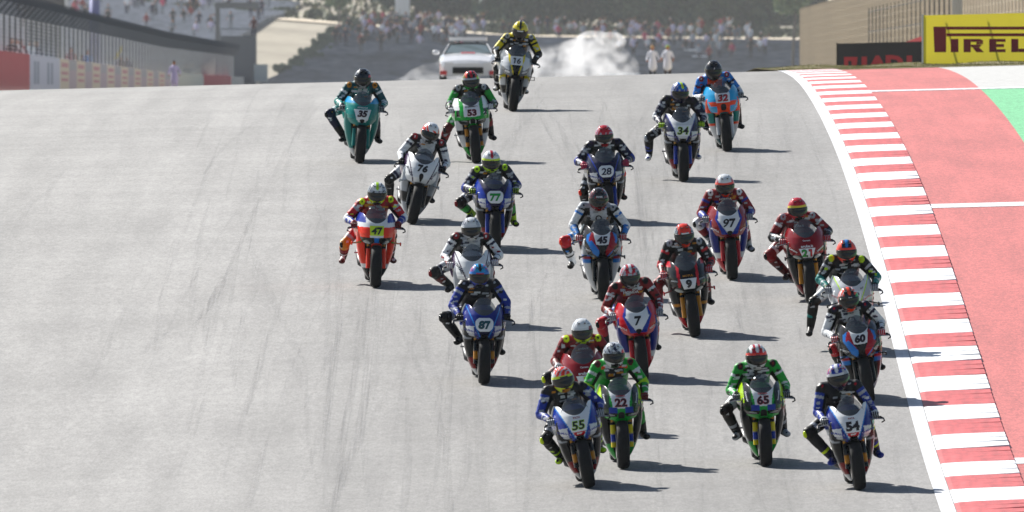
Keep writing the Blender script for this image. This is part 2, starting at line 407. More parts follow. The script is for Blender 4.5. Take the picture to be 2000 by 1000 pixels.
SEG = {'0': 'abcdef', '1': 'bc', '2': 'abged', '3': 'abgcd', '4': 'fgbc', '5': 'afgcd', '6': 'afgedc', '7': 'abc', '8': 'abcdefg', '9': 'abcdfg'}
def figures(s, size, m=0, shear=0, wide=.92):
    """square-cut racing figures built cell by cell; m widens every stroke for the outline"""
    V = []; Fc = []; t = .30; n = len(s); adv = 1.13; x0 = -(n * adv - (adv - 1)) / 2
    for i, ch in enumerate(s):
        sg = SEG[ch]; ys = [-m, t * .8 + m, .5 - t * .4 - m, .5 + t * .4 + m, 1 - t * .8 - m, 1 + m]; xs = [-m, t + m, 1 - t - m, 1 + m]; on = set()
        if 'a' in sg: on |= {(4, 0), (4, 1), (4, 2)}
        if 'g' in sg: on |= {(2, 0), (2, 1), (2, 2)}
        if 'd' in sg: on |= {(0, 0), (0, 1), (0, 2)}
        if 'b' in sg: on |= {(r, 2) for r in (2, 3, 4)}
        if 'c' in sg: on |= {(r, 2) for r in (0, 1, 2)}
        if 'f' in sg: on |= {(r, 0) for r in (2, 3, 4)}
        if 'e' in sg: on |= {(r, 0) for r in (0, 1, 2)}
        off = i * adv + x0
        if ch == '1': off -= .25; on |= {(4, 1)}
        for r, c in on:
            cx = [xs[c], xs[c + 1], xs[c + 1], xs[c]]; cy = [ys[r], ys[r], ys[r + 1], ys[r + 1]]
            if ch == '7' and c == 2 and r < 4: cx = [x - .42 * (1 - y) for x, y in zip(cx, cy)]
            b = len(V); k = .10                                     # clipped outer corners
            P = [(x, y) for x, y in zip(cx, cy)]
            if (r, c) == (4, 0) and 'f' in sg: P = P[:3] + [(cx[3] + k, cy[3]), (cx[3], cy[3] - k)]
            if (r, c) == (4, 2) and 'b' in sg and ch not in '417': P = P[:2] + [(cx[2], cy[2] - k), (cx[2] - k, cy[2])] + P[3:]
            if (r, c) == (0, 0) and 'e' in sg and ch != '2': P = [(cx[0], cy[0] + k), (cx[0] + k, cy[0])] + P[1:]
            if (r, c) == (0, 2) and 'd' in sg and ch != '2': P = P[:1] + [(cx[1] - k, cy[1]), (cx[1], cy[1] + k)] + P[2:]
            for x, y in P: V.append(((x + off) * size * wide + shear * (y - .5) * size, (y - .5) * size, 0))
            Fc.append(tuple(range(b, b + len(P))))
    return np.array(V), Fc
def surf_y(bvh, x, z, y0=-3, dflt=None):
    h = bvh.ray_cast(Vector((x, y0, z)), Vector((0, 1, 0)))
    return h[0].y if h[0] else dflt
def decal(name, s, bvh, c, size, col, parent, ang=0, bold=.0, shear=0, sx=1, off=.004, mt=None):
    """printed lettering laid on the surface below it"""
    if not s: return None
    if name == 'race_number':                                         # figures set one by one, the 1 and 7 square-cut
        A = Acc(); adv = size * (.80 if len(s) > 1 else 0); k = 0
        for ch in s:
            V, Fc = (figures(ch, size * 1.02, bold * .8, shear, .66 if ch == '1' else .74) if ch in '17' else text(ch, size, bold, shear, 1.12)); V = V.copy()
            V[:, 0] -= (V[:, 0].min() + V[:, 0].max()) / 2; V[:, 0] += (k - (len(s) - 1) / 2) * adv; A.add((V, Fc)); k += 1
        return wrap(name, A.get(), bvh, c, col, parent, ang, off)
    return wrap(name, text(s, size, bold, shear, sx), bvh, c, col, parent, ang, off, mt)
def wrap(name, VF, bvh, c, col, parent, ang=0, off=.004, mt=None):
    V, Fc = VF
    if not len(V): return None
    ca, sa = math.cos(ang), math.sin(ang)
    # split long triangles once so that the print follows the curve
    X = c[0] + V[:, 0] * ca - V[:, 1] * sa; Z = c[1] + V[:, 0] * sa + V[:, 1] * ca
    y0 = surf_y(bvh, c[0], c[1]); ys = []
    if y0 is None: return None
    for x, z in zip(X, Z):
        y = surf_y(bvh, x, z, dflt=None); ys.append(y if y is not None and abs(y - y0) < .12 else y0)
    # quadratic fit keeps the print as smooth as the panel
    A_ = np.stack([np.ones_like(X), X - c[0], Z - c[1], (X - c[0]) ** 2, (Z - c[1]) ** 2, (X - c[0]) * (Z - c[1])], 1)
    co = np.linalg.lstsq(A_, np.array(ys), rcond=None)[0]; yf = A_ @ co
    yf = np.minimum(yf, np.array(ys) + .002) - off
    return mk(name, (np.stack([X, yf, Z], 1), Fc), mt or flatmat(col), parent)
def poly_in(ax, z, P):
    """vectorised point-in-polygon"""
    P = np.array(P); inside = np.zeros(len(ax), bool); n = len(P)
    for i in range(n):
        x1, z1 = P[i]; x2, z2 = P[(i + 1) % n]
        c = ((z1 > z) != (z2 > z)) & (ax < (x2 - x1) * (z - z1) / (z2 - z1 + 1e-12) + x1); inside ^= c
    return inside
C = {k: hexc(v) for k, v in dict(white='d9dcde', offwhite='c4c8cc', grey='7c8288', silver='9aa0a8', black='0c0d10', dark='1a1c22', navy='0d1740', blue='123a9e',
     royal='0a2a86', cyan='2d86d0', sky='2aa5d8', teal='0c8a84', dteal='0a5a62', green='17a33a', lime='b7e01a', dgreen='0c3d1c', red='c2162a', crimson='8e0f20',
     dred='5e0a18', orange='f0501e', fluo='f2401c', yellow='e0cf18', fyellow='d6ee22', gold='c98a1c', purple='3c1c4c', pink='c23a64', bmwblue='1c7fd0', bmwred='a3182c', bmwnavy='16264e',
     maroon='260814', skin='b98362', brown='4a3526', lilac='b9b2c9').items()}
C = {k: (v if min(v) > .3 else tuple(max(.0035, (c ** 1.12) * .88) for c in v)) for k, v in C.items()}
# ------------------------------------------------------------------ the sport bike
NZ = [.555, .62, .68, .75, .82, .90, .97, 1.03]
NW = [.165, .245, .285, .302, .300, .285, .258, .222]
NY = [.03, -.055, -.09, -.085, -.055, .00, .07, .14]
def nose_pt(t, z):
    w = np.interp(z, NZ, NW); yf = np.interp(z, NZ, NY); a = np.abs(t) * math.pi / 2
    return np.sign(t) * w * np.sin(a) ** .92, yf + (.56 - yf) * (1 - np.cos(a)) ** 1.08, z
def nose_mesh(kind):
    nt_, nv = 81, 56; P = np.zeros((nv, nt_, 3))
    for j, t in enumerate(np.linspace(-1, 1, nt_)):
        a = abs(t); dip = .06 * math.exp(-(a / .16) ** 2) if kind == 'intake' else 0
        zb = .560 + .105 * min(1, a * 1.25) ** 1.15 + .045 * math.exp(-((a - .12) / .10) ** 2) * (kind == 'twin')
        ss = min(1, a / .62); zt = .895 + .125 * ss * ss * (3 - 2 * ss)
        for i in range(nv):
            z = zb + (zt - zb) * i / (nv - 1); x, y, z = nose_pt(t, z)
            # pressed crease below the plate and a shoulder line along the sides
            y -= .012 * math.exp(-((z - .70) / .018) ** 2) * math.exp(-((a - .35) / .25) ** 2)
            P[i, j] = (x, y + dip * .3, z)
    # smooth rows a little
    for _ in range(3): P[1:-1] = (P[:-2] + 2 * P[1:-1] + P[2:]) / 4
    return P
NOSE = {k: nose_mesh(k) for k in ('plain', 'intake', 'twin')}
def side_mesh(sg):
    zs = np.linspace(.09, .84, 40); ss = np.linspace(0, 1, 26); P = np.zeros((40, 26, 3))
    for i, z in enumerate(zs):
        w = np.interp(z, [.09, .15, .25, .35, .45, .6, .75, .84], [.085, .13, .18, .215, .242, .268, .272, .25])
        yf = np.interp(z, [.09, .2, .35, .55, .7, .84], [.47, .36, .27, .17, .10, .10])
        for j, s in enumerate(ss):
            if s < .3: k = s / .3; x = w * (.60 + .40 * math.sin(k * math.pi / 2)); y = yf + .14 * k * k
            else: k = (s - .3) / .7; x = w * (1 - .10 * k * k); y = yf + .14 + (.98 - .25 * abs(z - .35) - yf - .14) * k
            # vents pressed in
            x -= .012 * math.exp(-((y - .55) / .03) ** 2) * math.exp(-((z - .5) / .09) ** 2)
            P[i, j] = (sg * x, y, z)
    return P
SIDE = {s: side_mesh(s) for s in (-1, 1)}
def belly_mesh():
    ys = np.linspace(.36, 1.0, 14); an = np.linspace(-math.pi / 2, math.pi / 2, 15); P = np.zeros((14, 15, 3))
    for i, y in enumerate(ys):
        k = min(1, (y - .36) / .14); w = .04 + .075 * math.sin(k * math.pi / 2); d = .05 + .05 * k
        for j, a in enumerate(an): P[i, j] = (w * math.sin(a), y, .20 - d * math.cos(a) - .0 + .03 * (1 - k))
    return P
def screen_mesh(tall=1.):
    nv, nt_ = 22, 21; P = np.zeros((nv, nt_, 3))
    for i in range(nv):
        v = i / (nv - 1); z = .875 + .245 * tall * v; hw = .182 * (1 - v ** 3.0) ** .55 * (1 - .30 * v) + .004
        for j, t in enumerate(np.linspace(-1, 1, nt_)):
            x = hw * t; P[i, j] = (x, -.012 + (z - .875) * .95 + 3.2 * x * x * (1 - .35 * v), z)
    return P
DIG = {}
SH = {}
def shared(key, fn):
    if key not in SH: SH[key] = fn()
    return SH[key]
def livery_cols(V, base, zones):
    c = np.tile(np.array(base), (len(V), 1)); ax = np.abs(V[:, 0])
    for z in zones:
        if z[0] == 'f': m = z[2](ax, V[:, 2], V[:, 0], V[:, 1]); c[m] = z[1]
        else: c[poly_in(ax if z[0] == 's' else V[:, 0], V[:, 2], z[2])] = z[1]
    return c
def wheel_parts(root, R_, w, y, disc, gold=False):
    wh = link('front_wheel' if disc else 'rear_wheel', shared(('hub', disc), lambda: mesh('wheel_hub', lathe_x([(-.05, .02), (-.05, .045), (.05, .045), (.05, .02)], 16), M['dark_metal'])), root, (0, y, R_))
    pr = [(-w * .36, R_ - .075), (-w * .47, R_ - .06), (-w * .5, R_ - .042), (-w * .46, R_ - .024), (-w * .36, R_ - .011), (-w * .2, R_ - .003), (0, R_), (w * .2, R_ - .003), (w * .36, R_ - .011), (w * .46, R_ - .024), (w * .5, R_ - .042), (w * .47, R_ - .06), (w * .36, R_ - .075)]
    link('tyre', shared(('ty', disc), lambda: mesh('tyre', lathe_x(pr, 48), M['rubber'], smooth=True)), wh)
    def rim():
        A = Acc().add(lathe_x([(-w * .38, R_ - .08), (-w * .38, R_ - .098), (w * .38, R_ - .098), (w * .38, R_ - .08), (0, R_ - .085)], 40))
        for k in range(5):
            a = k * 2 * math.pi / 5; d = np.array((0, math.cos(a), math.sin(a)))
            for s in (-.022, .022): A.add(tube([d * .04 + (s * .3, 0, 0), d * (R_ - .09) + (s, 0, 0)], [.013, .010], 6))
        return mesh('rim', A.get(), M['dark_metal'])
    link('rim', shared(('rim', disc), rim), wh)
    if disc:
        dm = shared('disc', lambda: mesh('brake_disc', lathe_x([(-.003, .095), (-.003, .165), (.003, .165), (.003, .095)], 32), M['disc']))
        for s in (-1, 1): link('brake_disc', dm, wh, (s * .078, 0, 0))
    return wh
def make_bike(d):
    """one superbike; x to the viewer's right, y towards its tail, z up, origin where the front tyre touches"""
    root = empty('racing_motorcycle', (0, 0, 0)); q = d['liv']
    wheel_parts(root, .300, .148, 0, True); wheel_parts(root, .315, .19, 1.43, False)
    # forks
    for s in (-1, 1):
        fk = link('fork_leg', shared(('fork', s), lambda: mesh('fork_leg', tube([(s * .103, .02, .30), (s * .103, .13, .56)], [.027, .027], 12), M['dark_metal'], smooth=True)), root)
        link('fork_tube', shared(('ftube', s), lambda: mesh('fork_tube', tube([(s * .103, .13, .56), (s * .103, .30, .93)], .026, 12), M['gold'], smooth=True)), fk)
        cal = Acc().add(bbox((s * .088, .10, .36), (.055, .085, .12), .012, Matrix.Rotation(.4, 4, 'X')))
        link('brake_caliper', shared(('cal', s), lambda: mesh('brake_caliper', cal.get(), M['dark_metal'])), fk)
        gm = Acc(); g0 = grid(np.array([[(s * (.100 + .030 * math.cos(a) * s * s), .0 + .028 - .045 * math.sin(a) + zz * .25, .27 + zz) for a in np.linspace(0.05, math.pi - .05, 9)] for zz in np.linspace(0, .27, 12)]))
        V = g0[0].copy(); V[:, 0] = s * (.105 + .034 * np.tile(np.cos(np.linspace(.05, math.pi - .05, 9)), 12))
        gcol = np.tile(np.array(q.get('guard', C['black'])), (len(V), 1)); zz = V[:, 2]
        if 'guard2' in q: gcol[(zz > .33) & (zz < .43)] = q['guard2']
        if 'guard3' in q: gcol[(zz > .35) & (zz < .405)] = q['guard3']
        mk('fork_guard', thick((V, g0[1]), (0, .006, 0)), M['paint'], root, cols=np.vstack([gcol, gcol]), smooth=False)
    # front mudguard
    fpr = [(-.074, .285), (-.070, .312), (-.045, .326), (0, .331), (.045, .326), (.070, .312), (.074, .285), (.066, .285), (.06, .306), (.04, .317), (0, .322), (-.04, .317), (-.06, .306), (-.066, .285)]
    fv = lathe_x(fpr, 22, (0, 0, .30), R(70), R(150)); fc = np.tile(np.array(q.get('fender', C['black'])), (len(fv[0]), 1))
    mk('front_mudguard', fv, M['paint'], root, cols=fc, smooth=True)
    # nose
    P = NOSE[q.get('nose', 'plain')].copy(); Vn, Fn = grid(P); bvh = BVHTree.FromPolygons([Vector(v) for v in Vn], Fn)
    cn = livery_cols(Vn, q['base'], q['zones'])
    T = thick((Vn, Fn), (0, .007, 0)); cols = np.vstack([cn, np.tile(np.array(C['black']), (len(Vn), 1))])
    nose = mk('nose_fairing', T, M['paint'], root, cols=cols, smooth=True)
    # number plate panel with its figures
    pz, ph, pt, pb = q['plate']; ph *= 1.12; pt *= 1.16; pb *= 1.22; q['nh'] = q.get('nh', .085) * 1.30; q['nsx'] = 1.22; rows = []
    for v in np.linspace(0, 1, 9):
        z = pz - ph / 2 + ph * v; w = pb + (pt - pb) * v
        if q.get('round'): w *= (1 - .45 * abs(2 * v - 1) ** 3.2)
        rows.append([(w * t, surf_y(bvh, w * t, z, dflt=.02) - .005, z) for t in np.linspace(-1, 1, 13)])
    pl = mk('number_plate', grid(np.array(rows)), flatmat(q.get('platecol', C['white']), .35), nose, smooth=True)
    fitx = .052 * len(d['num']) / 2
    for nm, col, bo, off in (('race_number', q.get('numedge'), .062, .009), ('race_number', q['numcol'], .022, .0115)):
        if col is None: continue
        if isinstance(col, list):                                   # two-coloured figures
            for i, (ch, cc) in enumerate(zip(d['num'], col)):
                decal(nm, ch, bvh, ((i - (len(d['num']) - 1) / 2) * q.get('nh', .085) * .86, pz + q.get('ndz', 0)), q.get('nh', .085), cc, pl, bold=bo, shear=q.get('shear', 0), sx=1.15, off=off)
        else: decal(nm, d['num'], bvh, (0, pz + q.get('ndz', 0)), q.get('nh', .085), col, pl, bold=bo, shear=q.get('shear', 0), sx=q.get('nsx', 1.12), off=off)
    for (s, x, z, size, col, ang) in q.get('text', []):
        decal('sponsor_lettering', s, bvh, (x, z), size, col, nose, ang=R(ang), bold=.03, sx=1.15, off=.006)
    # ram-air mouth and lamps
    if 'mouth' in q:
        mz, mw, mh, sh = q['mouth']; n = 20; ring = []
        for a in np.linspace(0, 2 * math.pi, n, endpoint=False):
            e = 2.6 if sh != 'tri' else 2; ca, sa = math.cos(a), math.sin(a)
            x = mw * np.sign(ca) * abs(ca) ** (2 / e); z = mh * np.sign(sa) * abs(sa) ** (2 / e)
            if sh == 'tri': x *= .62 + .38 * (z / mh) 
            if sh == 'vee': z += .5 * abs(x) 
            ring.append((x, mz + z))
        f = [(x, surf_y(bvh, x, z, dflt=.0) - .008, z) for x, z in ring]; b_ = [(x * .75, y + .10, mz + (z - mz) * .75) for x, y, z in f]
        o_ = [(x * 1.09, y + .006, mz + (z - mz) * 1.09) for x, y, z in f]
        Vm = np.array(o_ + f + b_ + [(0, f[0][1] + .11, mz)]); Fm = []
        for i in range(n):
            j = (i + 1) % n; Fm += [(i, j, n + j, n + i), (n + i, n + j, 2 * n + j, 2 * n + i), (2 * n + i, 2 * n + j, 3 * n)]
        # the mouth stands proud by its lip and is dark within
        mk('air_intake', (Vm, Fm), M['black'], nose, smooth=False)
        Vd = np.array([(x, y - .001, z) for x, y, z in f] + [(0, f[0][1] - .001, mz)]); mk('intake_grille', (Vd, [(i, (i + 1) % n, n) for i in range(n)]), M['black'], nose)
    for (lx, lz, lw, lh, la, lm) in q.get('lamps', []):
        for s in (-1, 1):
            rows = []
            for v in np.linspace(-1, 1, 5):
                rows.append([(s * (lx + u * lw * math.cos(la) - v * lh * math.sin(la) * (1 - .3 * u * u)), lz + u * lw * math.sin(la) + v * lh * math.cos(la) * (1 - .7 * u * u)) for u in np.linspace(-1, 1, 7)])
            G = np.array([[(x, surf_y(bvh, x, z, dflt=.05) - .006, z) for x, z in r] for r in rows]); mk('headlight_panel', grid(G), M[lm], nose, smooth=True)
    # screen and dash
    V, Fc = grid(screen_mesh(q.get('tall', 1)))
    mk('windscreen', thick((V, Fc), (0, .004, 0)), M['screen'], root, smooth=True)
    link('instrument_panel', shared('dash', lambda: mesh('instrument_panel', bbox((0, .22, .86), (.24, .12, .13), .02, Matrix.Rotation(-.5, 4, 'X')), M['black'])), root)
    bvs = {}
    for s in (-1, 1):
        V, Fc = grid(SIDE[s]); cs = livery_cols(V, q['side'], q.get('sidez', []))
        T = thick((V, Fc), (-.005 * s, .004, 0)); sd = mk('side_fairing', T, M['paint'], root, cols=np.vstack([cs, cs * .2]), smooth=True)
    V, Fc = grid(belly_mesh()); mk('belly_pan', thick((V, Fc), (0, 0, .005)), M['paint'], root, cols=livery_cols(np.vstack([V, V]), q.get('belly', q['side']), []), smooth=True)
    # middle: radiator, engine, frame
    def rad():
        A = Acc()
        A.add(bbox((0, .36, .50), (.30, .04, .22), .02, Matrix.Rotation(.2, 4, 'X')))
        for k in range(9): A.add(box((0, .335 - .004 * k * 0 + (k * .024 - .1) * -.2, .40 + k * .024), (.27, .01, .006)))
        A.add(bbox((0, .40, .30), (.22, .04, .12), .02)); return mesh('radiator', A.get(), M['dark_metal'])
    link('radiator', shared('rad', rad), root)
    def eng():
        A = Acc().add(bbox((0, .66, .42), (.30, .40, .40), .06)).add(bbox((0, .55, .70), (.24, .35, .20), .05)).add(bbox((0, .95, .45), (.20, .25, .22), .05))
        A.add(tube([(.08, .42, .40), (.09, .38, .22), (.03, .6, .16), (.0, .95, .17)], .022, 8)).add(tube([(-.08, .42, .40), (-.09, .38, .22), (-.03, .6, .16), (-.0, .95, .17)], .022, 8))
        return mesh('engine', A.get(), M['black'])
    link('engine', shared('eng', eng), root)
    def brk(): 
        A = Acc().add(bbox((0, .20, .69), (.26, .09, .035), .02, Matrix.Rotation(-.4, 4, 'X'))).add(bbox((0, .30, .92), (.26, .08, .03), .02, Matrix.Rotation(-.4, 4, 'X'))); return mesh('fork_yoke', A.get(), M['black'])
    link('fork_yoke', shared('yoke', brk), root)
    # clip-ons
    for s in (-1, 1):
        hb = link('handlebar', shared(('hb', s), lambda: mesh('handlebar', tube([(s * .10, .285, .865), (s * .22, .29, .835), (s * .375, .31, .815)], .016, 10), M['black'], smooth=True)), root)
        link('lever', shared(('lev', s), lambda: mesh('lever', tube([(s * .20, .25, .825), (s * .27, .225, .815), (s * .395, .225, .80)], [.008, .008, .006], 6), M['metal'])), hb)
        link('lever_guard', shared(('lg', s), lambda: mesh('lever_guard', tube([(s * .375, .31, .815), (s * .40, .27, .80), (s * .405, .21, .775), (s * .37, .195, .76)], [.012, .010, .009, .008], 8), M['black'])), hb)
    # tank, seat, tail
    tk = shared('tank', lambda: remesh_batch([(Acc().add(ellip((0, .60, .90), (.155, .24, .115))).add(ellip((0, .78, .86), (.11, .18, .10))).get(), .02, 2)])[0])
    mk('fuel_tank', tk, M['paint'], root, cols=np.tile(np.array(q.get('tank', q['side'])), (len(tk[0]), 1)), smooth=True)
    def seat(): return mesh('seat', bbox((0, 1.04, .84), (.24, .34, .06), .05, Matrix.Rotation(.08, 4, 'X')), M['black'])
    link('seat', shared('seat', seat), root)
    tl = shared('tail', lambda: remesh_batch([(Acc().add(capsule((0, 1.12, .86), (0, 1.52, .99), .085, .035)).add(capsule((-.05, 1.1, .84), (-.03, 1.4, .93), .06, .03)).add(capsule((.05, 1.1, .84), (.03, 1.4, .93), .06, .03)).get(), .02, 1)])[0])
    mk('tail_unit', tl, M['paint'], root, cols=np.tile(np.array(q['base']), (len(tl[0]), 1)), smooth=True)
    def sw():
        A = Acc()
        for s in (-1, 1): A.add(bbox((s * .13, 1.16, .34), (.035, .56, .08), .015, Matrix.Rotation(-.03, 4, 'X')))
        return mesh('swingarm', A.get(), M['dark_metal'])
    link('swingarm', shared('sw', sw), root)
    link('exhaust', shared('exh', lambda: mesh('exhaust', tube([(-.02, .92, .18), (-.17, 1.08, .27), (-.19, 1.35, .42)], [.03, .05, .055], 14), M['dark_metal'], smooth=True)), root)
    for s in (-1, 1): link('footpeg', shared(('peg', s), lambda: mesh('footpeg', Acc().add(tube([(s * .14, 1.0, .42), (s * .27, .99, .42)], .011, 8)).add(bbox((s * .15, 1.02, .45), (.015, .12, .14), .005)).get(), M['metal'])), root)
    wg = q.get('wing')
    if wg:
        for s in (-1, 1):
            A = Acc(); z0, span, dz_ = wg[1], wg[2], wg[3]
            if wg[0] == 'box':
                for zz in (0, -.055): A.add(bbox((s * (.215 + span / 2), .10, z0 + zz + s * 0), (span, .10, .008), .003, Matrix.Rotation(-s * dz_, 4, 'Y')))
                A.add(bbox((s * (.215 + span), .10, z0 - .028 - dz_ * span * .5), (.009, .11, .065), .004))
            else:
                A.add(bbox((s * (.21 + span / 2), .12, z0), (span, .13, .014), .006, Matrix.Rotation(s * dz_, 4, 'Y') @ Matrix.Rotation(-.15, 4, 'X')))
                A.add(bbox((s * (.21 + span), .12, z0 - dz_ * span * .5), (.016, .14, .045), .006))
            cc = A.cols() * 0 + np.array(wg[4])
            if len(wg) > 5: vx_ = np.abs(A.get()[0][:, 0]); cc[vx_ > .215 + span * .8] = wg[5]
            mk('winglet', A.get(), M['paint'], root, cols=cc)
    return root
# ------------------------------------------------------------------ riders
from mathutils import noise as mnoise
def folds(VF, J, amp=.0055):
    V, Fc = VF; Q = np.array([f if len(f) == 4 else (f + (f[-1],)) for f in Fc]); a, b, c, d = (V[Q[:, i]] for i in range(4)); n = np.cross(c - a, d - b); N = np.zeros_like(V)
    for i in range(4): np.add.at(N, Q[:, i], n)
    N /= np.linalg.norm(N, axis=1)[:, None] + 1e-12
    w = np.full(len(V), .35)
    for k in 'lr':
        for jn in ('E', 'K', 'S', 'A'): w = np.maximum(w, np.exp(-(np.linalg.norm(V - J[jn + k], axis=1) / .11) ** 2))
    h = np.array([mnoise.noise((v[0] * 13, v[1] * 13, v[2] * 30)) + .5 * mnoise.noise((v[0] * 30, v[1] * 30, v[2] * 55)) for v in V])
    return V + N * (h * w * amp * 1.6)[:, None], Fc
def ik(a, c, L1, L2, pole):
    a = np.array(a, float); c = np.array(c, float); d = c - a; D = np.linalg.norm(d); u = d / D
    D = min(D, (L1 + L2) * .995); t = (D * D + L1 * L1 - L2 * L2) / (2 * D); h = math.sqrt(max(0, L1 * L1 - t * t))
    p = np.array(pole, float); p -= u * p.dot(u); p /= np.linalg.norm(p) + 1e-9
    return a + u * t + p * h
def pose(d):
    """joints in the motorcycle's own frame from the rider's measured lean, hang and leg"""
    s = d['s']; cx, cy = d['c']; ph = d['roll']; cp, sp = math.cos(ph), math.sin(ph); gv = d['gv']; yaw = d['yaw']
    def loc(p, y):
        dx = (p[0] - cx) / s + y * math.sin(yaw); dz = (cy - p[1]) / s - gv * y
        return dx * cp - dz * sp, dx * sp + dz * cp
    hx, hz = loc(d['head'], .46); hz = min(max(hz, 1.27), 1.45); hx = max(-.34, min(.2, hx))
    H = np.array((hx, .46, hz)); Cc = np.array((hx * .93, .64, hz - .128)); P_ = np.array((max(-.2, min(.15, hx * .8 + (-.04 if d['leg'] else 0))), 1.04, .90))
    J = dict(H=H, C=Cc, P=P_, N=Cc + (0, -.06, .06))
    tilt = d.get('tilt', 0)
    for k, sg in (('l', -1), ('r', 1)):
        sh = Cc + (sg * .200, -.02, -.012 + sg * tilt); g = np.array((sg * .303, .315, .835)); J['S' + k] = sh
        wr = g + (sg * .012, .055, .045); J['W' + k] = wr; J['G' + k] = g
        J['E' + k] = ik(sh, wr, .29, .25, (sg * d['ep'], .45, -.62))
        hip = P_ + (sg * .095, -.02, -.03)
        J['hip' + k] = hip
    def leg(k, sg, kn, ft, mode):
        hip = J['hip' + k]; dx, dz = kn[0] - hip[0], kn[1] - hip[2]; L = .43
        y = hip[1] - math.sqrt(max(.02, L * L - dx * dx - dz * dz)); K = np.array((kn[0], y, kn[1]))
        dx, dz = ft[0] - kn[0], ft[1] - kn[1]; L2 = .42; m = max(.004, L2 * L2 - dx * dx - dz * dz)
        yy = y + math.sqrt(m) * (1 if mode != 'down' else .6); A_ = np.array((ft[0], yy, ft[1]))
        sl = np.linalg.norm(A_ - K)
        if sl > .50: A_ = K + (A_ - K) * .50 / sl
        J['K' + k] = K; J['A' + k] = A_
        if mode == 'down': J['T' + k] = A_ + (sg * .03, -.17, -.075)
        else: J['T' + k] = A_ + (sg * .035, -.17, -.05)
    if d['leg'] == 'default': kl, fl, mo = (-.30 + hx * .3, .70), (-.23, .42), 'tuck'
    else:
        ky = .62; kl = loc(d['knee'], ky); mo = d['leg']; fl = loc(d['foot'], .85 if mo == 'tuck' else .55)
        if mo == 'down': fl = (fl[0], fl[1] + .06)
    leg('l', -1, kl, fl, mo)
    fr = loc(d['rfoot'], .95) if d.get('rfoot') else (.235, .41)
    fr = (max(.20, min(.30, fr[0])), max(.38, min(.5, fr[1])))
    leg('r', 1, (.235 + max(0, hx) * .5, .70), fr, 'tuck')
    return J
def body_prims(J):
    A = Acc(); P_, Cc = J['P'], J['C']
    mid = (P_ + Cc) / 2 + (0, .03, .05)
    for s in (-1, 1):
        o = np.array((s * .065, 0, 0)); A.add(capsule(P_ + o, mid + o * 1.15, .13, .132)); A.add(capsule(mid + o * 1.15, Cc + (s * .090, 0, -.03), .132, .112))
        A.add(ellip(Cc + (s * .06, -.085, -.10), (.085, .05, .085)))
    A.add(ellip(Cc + (0, .13, .05), (.085, .13, .075)))                       # race hump
    A.add(capsule(Cc + (0, -.01, .0), J['N'] + (J['H'] - J['N']) * .55, .115, .072)); A.add(capsule(Cc + (-.10, 0, .01), Cc + (0, -.05, .085), .075, .07)); A.add(capsule(Cc + (.10, 0, .01), Cc + (0, -.05, .085), .075, .07))
    for k in 'lr':
        A.add(capsule(Cc + (0, .0, .01), J['S' + k], .085, .074)); A.add(ellip(J['S' + k] + (0, 0, .005), (.078, .078, .074)))
        A.add(capsule(J['S' + k], J['E' + k], .083, .068)); A.add(ellip(J['E' + k], (.066, .066, .066))); A.add(capsule(J['E' + k], J['W' + k], .062, .043))
        A.add(capsule(J['hip' + k] + (0, .02, 0), J['K' + k], .100, .068)); A.add(ellip(J['K' + k] + (0, -.012, 0), (.076, .072, .080)))
        kn = J['K' + k]; an = J['A' + k]; A.add(capsule(kn, kn + (an - kn) * .35, .068, .073)); A.add(capsule(kn + (an - kn) * .35, kn + (an - kn) * .93, .073, .048))
    return A.get()
def seg_d(V, a, b):
    ab = b - a; t = np.clip(((V - a) @ ab) / (ab @ ab), 0, 1); p = a + t[:, None] * ab; return np.linalg.norm(V - p, axis=1), t, V - p
